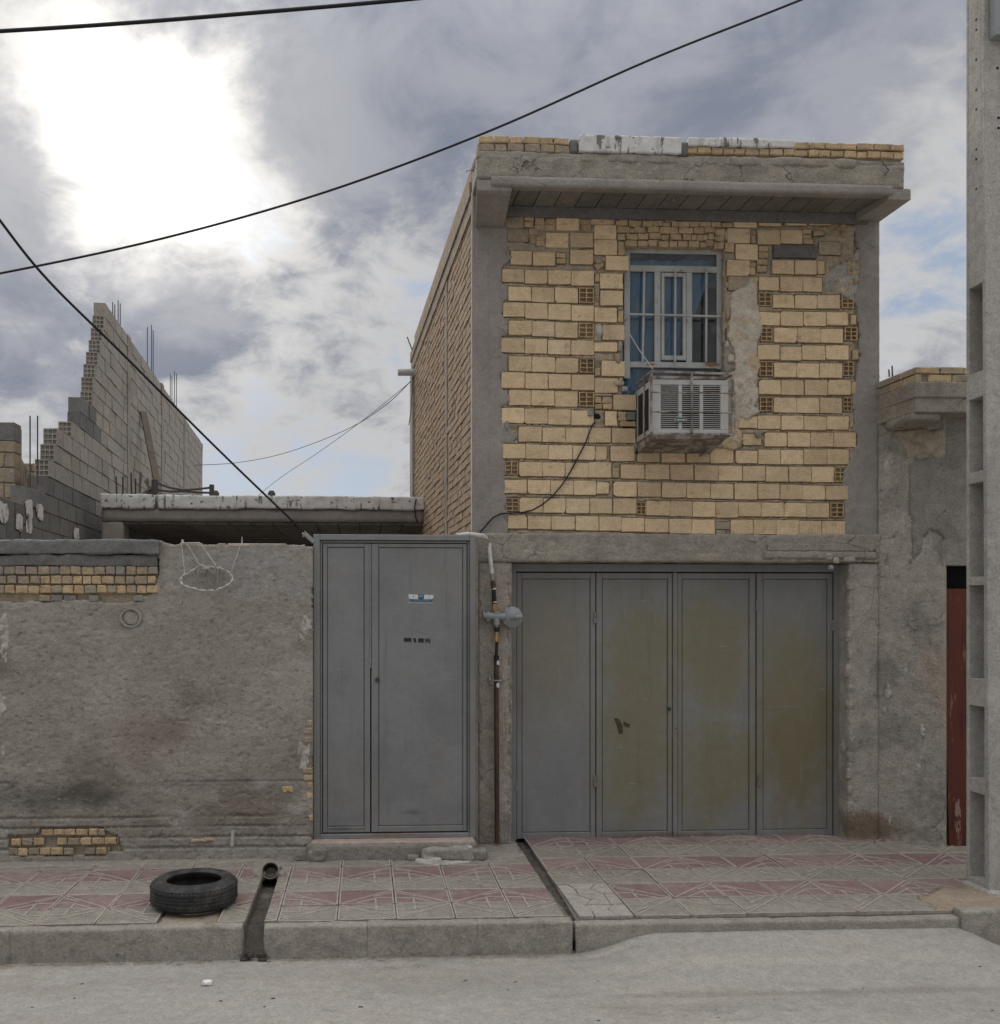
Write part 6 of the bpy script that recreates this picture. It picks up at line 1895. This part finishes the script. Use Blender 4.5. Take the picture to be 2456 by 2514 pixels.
if far_mb[1].v: tag(far_mb[1].build('far_blocks', block_grey, bw), kind='stuff')
for px, w_, zz in ((312, .24, ZT + .0), (396, .26, ZT + .02), (451, .3, ZT)):
    y = y_of(px); m = MB()
    m.hexa([(bx(y) - BT, y, 0), (bx(y) + .014, y, 0), (bx(y + w_) + .014, y + w_, 0), (bx(y + w_) - BT, y + w_, 0), (bx(y) - BT, y, zz), (bx(y) + .014, y, zz), (bx(y + w_) + .014, y + w_, zz), (bx(y + w_) - BT, y + w_, zz)])
    m.build('tie_column', concrete, bw)
def rod(parent, px, py1, k=0):
    Y = y_of(px) + .0
    m = MB(); t_ = at(px, py1, Y); m.tube([(t_.x - .07, Y, ZT - CH * k - .3), (t_.x - .07, Y, t_.z)], .008, 6); return m.build('rebar', rebar_m, parent)
for px, py1, k in ((289, 742, 0), (294, 748, 0), (302, 738, 0), (307, 745, 0), (372, 803, 0), (382, 798, 0), (386, 811, 0), (427, 919, 0), (431, 922, 0), (437, 912, 0), (442, 917, 0), (91, 1021, 14), (109, 1021, 13)):
    rod(bw, px, py1, k)
# whitewashed letter-like daubs on the grey blocks
for px, py, w_, h_, sd in ((6, 1258, .30, .19, 1), (58, 1285, .52, .19, 2), (84, 1252, .60, .20, 3), (186, 1310, .30, .16, 4)):
    y = y_of(px); z_ = at(px, py, y).z
    for part in ((-.32, .42, 1.0), (.30, .42, .9)) if w_ > .4 else ((0, 1.0, 1.0),):
        ww = w_ * part[1]
        poly = []
        for q_ in range(14):
            an = q_ / 14 * 6.283
            poly.append((w_ * part[0] + math.copysign(abs(math.cos(an)) ** .5, math.cos(an)) * ww / 2 * random.uniform(.8, 1.05), z_ + math.copysign(abs(math.sin(an)) ** .5, math.sin(an)) * h_ / 2 * part[2] * random.uniform(.85, 1.05)))
        o = rough_sheet('whitewash_daub', poly, 0, .004, white_wash, bw, cell=.012, amp=.001, seed=700 + sd, jag=.03)
        for v in o.data.vertices:
            s, dy_, zz = v.co
            v.co = Vector((bx(y + s) + .012 - dy_, y + s, zz))
        o.data.update()
m = MB(); m.beam(at(352, 1012, 16.0), at(392, 1215, 15.2), .10, .04)
tag(m.build('leaning_plank', wood_m, None), 'weathered plank leaning against the tall stepped block wall', 'plank')

# brick pier and low wall further left
pr_ = empty('brick_pier', (at(0, 1200, 10.6).x, 10.6, 0), 'buff brick pier with grey cement block top at the left edge behind the block wall', 'pier')
pxr = at(36, 1100, 10.6).x
rows = [(1037, 1082, block_grey), (1083, 1109, brick_dusty), (1113, 1147, brick_dusty), (1150, 1184, brick_dusty), (1187, 1222, brick_dusty), (1225, 1262, brick_dusty), (1265, 1300, brick_dusty)]
for i, (a, c, mt) in enumerate(rows):
    e = pxr
    wd = .22 if i else .45
    if i % 2 == 0 and i: e_first = .11
    else: e_first = wd
    n = 0
    while e > pxr - 1.1:
        ww = e_first if n == 0 else wd
        brick('cement_block' if mt is block_grey else 'brick', e - ww + .004, e - .004, at(20, c, 10.6).z, at(20, a, 10.6).z, 10.6, mt, pr_, depth=.2, b=.006, chip=.4)
        e -= ww; n += 1
b = MB(); b.box(pxr - 1.1, pxr - .012, 10.62, 10.85, 0, at(20, 1040, 10.6).z - .02); b.build('pier_core', mortar, pr_)
lw = empty('low_brick_wall', (pxr - .05, 12.5, 0), 'low buff brick wall receding between the pier and the stepped block wall', 'wall')
ya, yb = 10.95, 14.6
def lwx(px, Y): return ray(px, 1000).x / ray(px, 1000).y * Y
xa_, xb_ = lwx(37, ya), lwx(88, yb)
for k in range(8):
    zt_ = at(37, 1092, ya).z - k * .15
    n = 16
    for j in range(n):
        t0, t1 = (j + (k % 2) * .5) / n, min(1, (j + 1 + (k % 2) * .5) / n)
        if t0 >= 1: continue
        pa, pb = Vector((xa_ + (xb_ - xa_) * t0, ya + (yb - ya) * t0, 0)), Vector((xa_ + (xb_ - xa_) * t1, ya + (yb - ya) * t1, 0))
        m = MB(); o_ = random.uniform(-.005, .005)
        m.hexa([pa + Vector((-.12, 0, zt_ - .143)), pa + Vector((o_, 0.005, zt_ - .143)), pb + Vector((o_, -.005, zt_ - .143)), pb + Vector((-.12, 0, zt_ - .143)), pa + Vector((-.12, 0, zt_)), pa + Vector((o_, .005, zt_)), pb + Vector((o_, -.005, zt_)), pb + Vector((-.12, 0, zt_))])
        m.build('brick', brick_dusty, lw)
for k in range(4):
    for j in range(5):
        a = 20 + j * 29 - (k % 2) * 14
        brick('brick', at(a + 1, 1140, 13.6).x, at(a + 28, 1140, 13.6).x, at(60, 1158 + k * 24, 13.6).z, at(60, 1137 + k * 24, 13.6).z, 13.6, brick_dusty, lw, depth=.12)

# ------------------------------------------------------------------ low back building with painted roof edge
OY = 12.15
ob = empty('veranda_building', (at(640, 1300, OY).x, OY, 0), 'low back building with whitewashed roof edge and deep shaded veranda', 'building')
def ox(px): return at(px, 1250, OY).x
def oz(py, px=640): return at(px, py, OY).z
ox0, ox1 = ox(246), ox(1043)
rough_box('roof_slab', (ox0 + .01, OY, oz(1281)), (ox1, OY + 4.4, oz(1251)), col_grey, ob, cell=.06, amp=.006, r=.015, seed=801, lowamp=.006)
def painted(a, c, y0a, y1a, sd):
    rough_box('painted_roof_edge', (ox(a), OY - .03, oz(y1a)), (ox(c), OY + .25, oz(y0a)), white_wash, ob, cell=.022, amp=.016, freq=7, r=.010, seed=sd, lowamp=.014)
painted(246, 383, 1214, 1250, 802); painted(391, 1043, 1217, 1250, 803)
rough_box('edge_block', (ox(383), OY + .0, oz(1246)), (ox(391), OY + .2, oz(1214)), concrete, ob, cell=.03, amp=.006, seed=806)
rough_box('roof_bed', (ox0 + .02, OY + .02, oz(1254)), (ox1 - .01, OY + 4.3, oz(1226)), concrete, ob, cell=.08, amp=.006, seed=807)
rough_box('corner_post', (ox0 + .005, OY + .01, 0), (ox(302), OY + .33, oz(1281)), col_grey, ob, cell=.04, amp=.008, r=.02, seed=808)
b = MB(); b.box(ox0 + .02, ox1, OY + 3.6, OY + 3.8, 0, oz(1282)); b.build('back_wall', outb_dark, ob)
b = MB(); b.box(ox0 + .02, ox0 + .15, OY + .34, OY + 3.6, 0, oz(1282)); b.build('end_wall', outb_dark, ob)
for i in range(14):
    a_ = ox0 + .2 + (ox1 - ox0 - .2) * i / 14; c_ = ox0 + .2 + (ox1 - ox0 - .2) * (i + 1) / 14
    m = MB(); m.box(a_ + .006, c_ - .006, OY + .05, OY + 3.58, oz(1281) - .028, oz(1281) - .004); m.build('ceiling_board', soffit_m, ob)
b = MB(); b.tube([at(1022, 1226, OY - .06), at(1018, 1245, OY - .07), at(1021, 1270, OY - .05), at(1026, 1285, OY - .03)], .008, 6)
tag(b.build('hanging_wire', cable_m, None), 'short dark wire hanging over the end of the whitewashed roof edge', 'wire')

# things on that roof
rz_ = oz(1216)
bf = empty('iron_bed_frame', tuple(at(450, 1213, OY + .6)), 'old iron bed frame with sagging rails on the back building roof', 'bed frame')
by_ = OY + .6
for px, p0, p1, r_ in ((380, 1178, 1222, .042), (520, 1190, 1222, .032)):
    m = MB(); m.tube([at(px, p1, by_), at(px, p0, by_)], r_, 8); m.build('post', rebar_m, bf, smooth=True)
for (pa, pm, pb) in (((382, 1185), (450, 1203), (518, 1197)), ((382, 1202), (450, 1206), (518, 1210))):
    m = MB(); m.tube([at(*pa, by_), at((pa[0] + pm[0]) / 2, (pa[1] + pm[1]) / 2 + 3, by_), at(*pm, by_), at((pb[0] + pm[0]) / 2, (pb[1] + pm[1]) / 2 + 1, by_), at(*pb, by_)], .014, 6); m.build('rail', rebar_m, bf, smooth=True)
for px, p0 in ((529, 1206), (667, 1208)):
    m = MB(); p = at(px, 1221, by_); m.lathe([(.045, 0), (.05, .05), (.03, .085), (.01, .09)], p, (0, 0, 1), 10)
    tag(m.build('iron_knob_post', rebar_m, None, smooth=True), 'small dark knob post on the roof edge ' + ('beside the bed frame' if px < 600 else 'between the bed frame and the house'), 'post')
sg = empty('scrap_heap', tuple(at(362, 1213, by_ + .5)), 'dark heap of scrap boards and rods on the back building roof', 'scrap heap')
for i, (a, p0, c, p1) in enumerate(((287, 1220, 285, 1170), (302, 1220, 302, 1170), (323, 1220, 322, 1160), (333, 1220, 333, 1175))):
    m = MB(); m.tube([at(a, p0, by_ + .6), at(c, p1, by_ + .6)], .012, 6); m.build('rod', rebar_m, sg)
for i, (a, p0, c, p1, w_) in enumerate(((342, 1222, 346, 1160, .03), (350, 1216, 376, 1196, .12), (345, 1218, 378, 1210, .14), (356, 1180, 376, 1214, .04), (362, 1175, 368, 1214, .03))):
    m = MB(); m.beam(at(a, p0, by_ + .5 + .03 * i), at(c, p1, by_ + .5 + .03 * i), w_, .03); m.build('scrap_board', wood_m, sg)

# ------------------------------------------------------------------ back corner of the house: spout and rods
b = MB(); b.tube([at(977, 914, HY1 - .4), at(1040, 914, HY1 - .4)], .048, 16); 
tag(b.build('roof_spout', pvc_m, None, smooth=True), 'pale plastic rainwater spout poking from the far roof corner', 'spout')
for i, (a, p0, c, p1) in enumerate(((1030, 905, 1000, 827), (1044, 892, 1020, 822), (1047, 892, 1028, 823))):
    m = MB(); m.tube([at(a, p0, HY1 - .3), at(c, p1, HY1 - .3)], .008, 6)
    o = m.build('roof_rod', rebar_m, None)
    tag(o, ('leftmost leaning bare rod above the rainwater spout', 'middle leaning bare rod above the rainwater spout', 'rightmost leaning bare rod above the rainwater spout')[i], 'rod', 'bare rods on the roof corner')
b = MB(); b.tube([at(1012, 925, HY1 - .45), at(1012, 960, HY1 - .45), at(1009, 1010, HY1 - .5), at(1004, 1044, HY1 - .5)], .006, 5)
tag(b.build('dangling_wire', wire_m, None), 'thin wire dangling below the rainwater spout', 'wire')

# ------------------------------------------------------------------ overhead cables
def cable(name, pts, r, label, mat=cable_m, seg=8):
    P3 = [at(a, c, Y) for a, c, Y in pts]
    out_ = []
    for i in range(len(P3) - 1):       # Catmull-Rom
        p0 = P3[max(0, i - 1)]; p1 = P3[i]; p2 = P3[i + 1]; p3 = P3[min(len(P3) - 1, i + 2)]
        for k in range(8):
            t = k / 8
            out_.append(0.5 * ((2 * p1) + (p2 - p0) * t + (2 * p0 - 5 * p1 + 4 * p2 - p3) * t * t + (3 * p1 - p0 - 3 * p2 + p3) * t ** 3))
    out_.append(P3[-1])
    m = MB(); m.tube(out_, r, seg)
    return tag(m.build(name, mat, None, smooth=True), label, 'cable', 'overhead cables')
cable('overhead_cable', [(-300, 90, 6.2), (0, 76, 6.2), (300, 57, 6.2), (600, 33, 6.2), (980, 0, 6.2), (1300, -35, 6.2)], .0125, 'thickest black overhead cable crossing the top left corner of the sky')
cable('overhead_cable', [(-300, 722, 7.0), (0, 671, 7.0), (400, 585, 7.0), (800, 471, 7.0), (1200, 322, 6.9), (1600, 145, 6.8), (1965, 0, 6.7), (2400, -180, 6.6)], .0085, 'long black overhead cable rising diagonally above the brick house')
cable('overhead_cable', [(-150, 330, 5.6), (0, 541, 5.9), (120, 690, 6.2), (300, 868, 6.7), (530, 1098, 7.3), (745, 1305, 7.7), (768, 1330, 7.76)], .0085, 'steep black service cable running down to the entrance door frame')
cable('overhead_wire', [(480, 1142, 20), (580, 1136, 19), (700, 1112, 17.5), (850, 1055, 15.6), (950, 992, 14.4), (1012, 932, 13.6)], .006, 'thin grey wire sagging from the block wall to the rainwater spout', wire_m, 6)
cable('overhead_wire', [(560, 1290, 19), (640, 1212, 18), (700, 1165, 17), (780, 1112, 16), (900, 1025, 14.8), (1012, 934, 13.6)], .0045, 'thinner grey wire crossing behind the veranda roof to the rainwater spout', wire_m, 6)
ins = MB(); ins.beam(at(745, 1307, 7.71), at(771, 1331, 7.74), .03, .03); ins.tube([at(744, 1318, 7.71), at(752, 1309, 7.71)], .008, 6)
tag(ins.build('cable_clamp', reg_m, None, bevel=.003), 'small grey cable clamp at the top corner of the entrance door frame', 'clamp')

# ------------------------------------------------------------------ litter on the road
p = gnd(507, 2421, ROAD_Z)
bm_ = stone('paper_scrap', (p.x, p.y, ROAD_Z + .018), (.055, .035, .028), paper_m, None, seed=9, sub=2, amp=.6)
tag(bm_, 'small crumpled white paper scrap lying on the road', 'litter')
rb = MB()
for i in range(22):
    px, py = random.uniform(0, 2456), random.uniform(2365, 2514)
    p = gnd(px, py, ROAD_Z); s_ = random.uniform(.003, .009)
    zz = ROAD_Z + float(road_disp(np.array([p.x]), np.array([p.y]))[0])
    an = random.uniform(-.5, .5)
    dx_ = Vector((math.cos(an), math.sin(an), 0)) * s_ * random.uniform(1, 2.6); dy_ = Vector((-math.sin(an), math.cos(an), 0)) * s_ * .5
    q_ = Vector((p.x, p.y, zz))
    rb.hexa([q_ - dx_ - dy_, q_ + dx_ - dy_ * .4, q_ + dx_ + dy_ * .4, q_ - dx_ + dy_] + [v + Vector((0, 0, s_ * .6)) for v in (q_ - dx_ * .6 - dy_ * .6, q_ + dx_ * .6 - dy_ * .3, q_ + dx_ * .6 + dy_ * .3, q_ - dx_ * .6 + dy_ * .6)])
tag(rb.build('road_debris', mud_m, None), 'dark twigs and grit strewn over the dusty road', 'debris', kind='stuff')

# windblown dust and grit lying along the foot of the kerb
def dust_strip(x0, x1, sd):
    n = 40
    pts_ = [(x0 + (x1 - x0) * i / n, KY - .004) for i in range(n + 1)]
    pts_ += [(x0 + (x1 - x0) * i / n, KY - .035 - .06 * abs(float(fbm(np.array([i * .45]), np.array([0.3]), 0, sd, 2)[0])) * 2 - .01) for i in range(n, -1, -1)]
    o = rough_sheet('edge_dust', pts_, ROAD_Z + .003, .01, dust_m, road, cell=.02, amp=.004, freq=20, seed=sd, jag=.03, plane='xy', edge=.004)
    for v in o.data.vertices:
        v.co.z += float(road_disp(np.array([v.co.x]), np.array([v.co.y]))[0])
    return o
dust_m = surf('kerb_dust', (0.25, 0.222, 0.185), [dict(col=(0.36, 0.33, 0.285), scale=5, lo=0.45, hi=0.65, amt=0.7), dict(col=(0.13, 0.115, 0.098), scale=12, lo=0.55, hi=0.68, amt=0.6)], bumps=((60, 0.6, 0.01),))
dust_strip(-5.0, -.78, 901)
dust_strip(-.60, 1.26, 902)
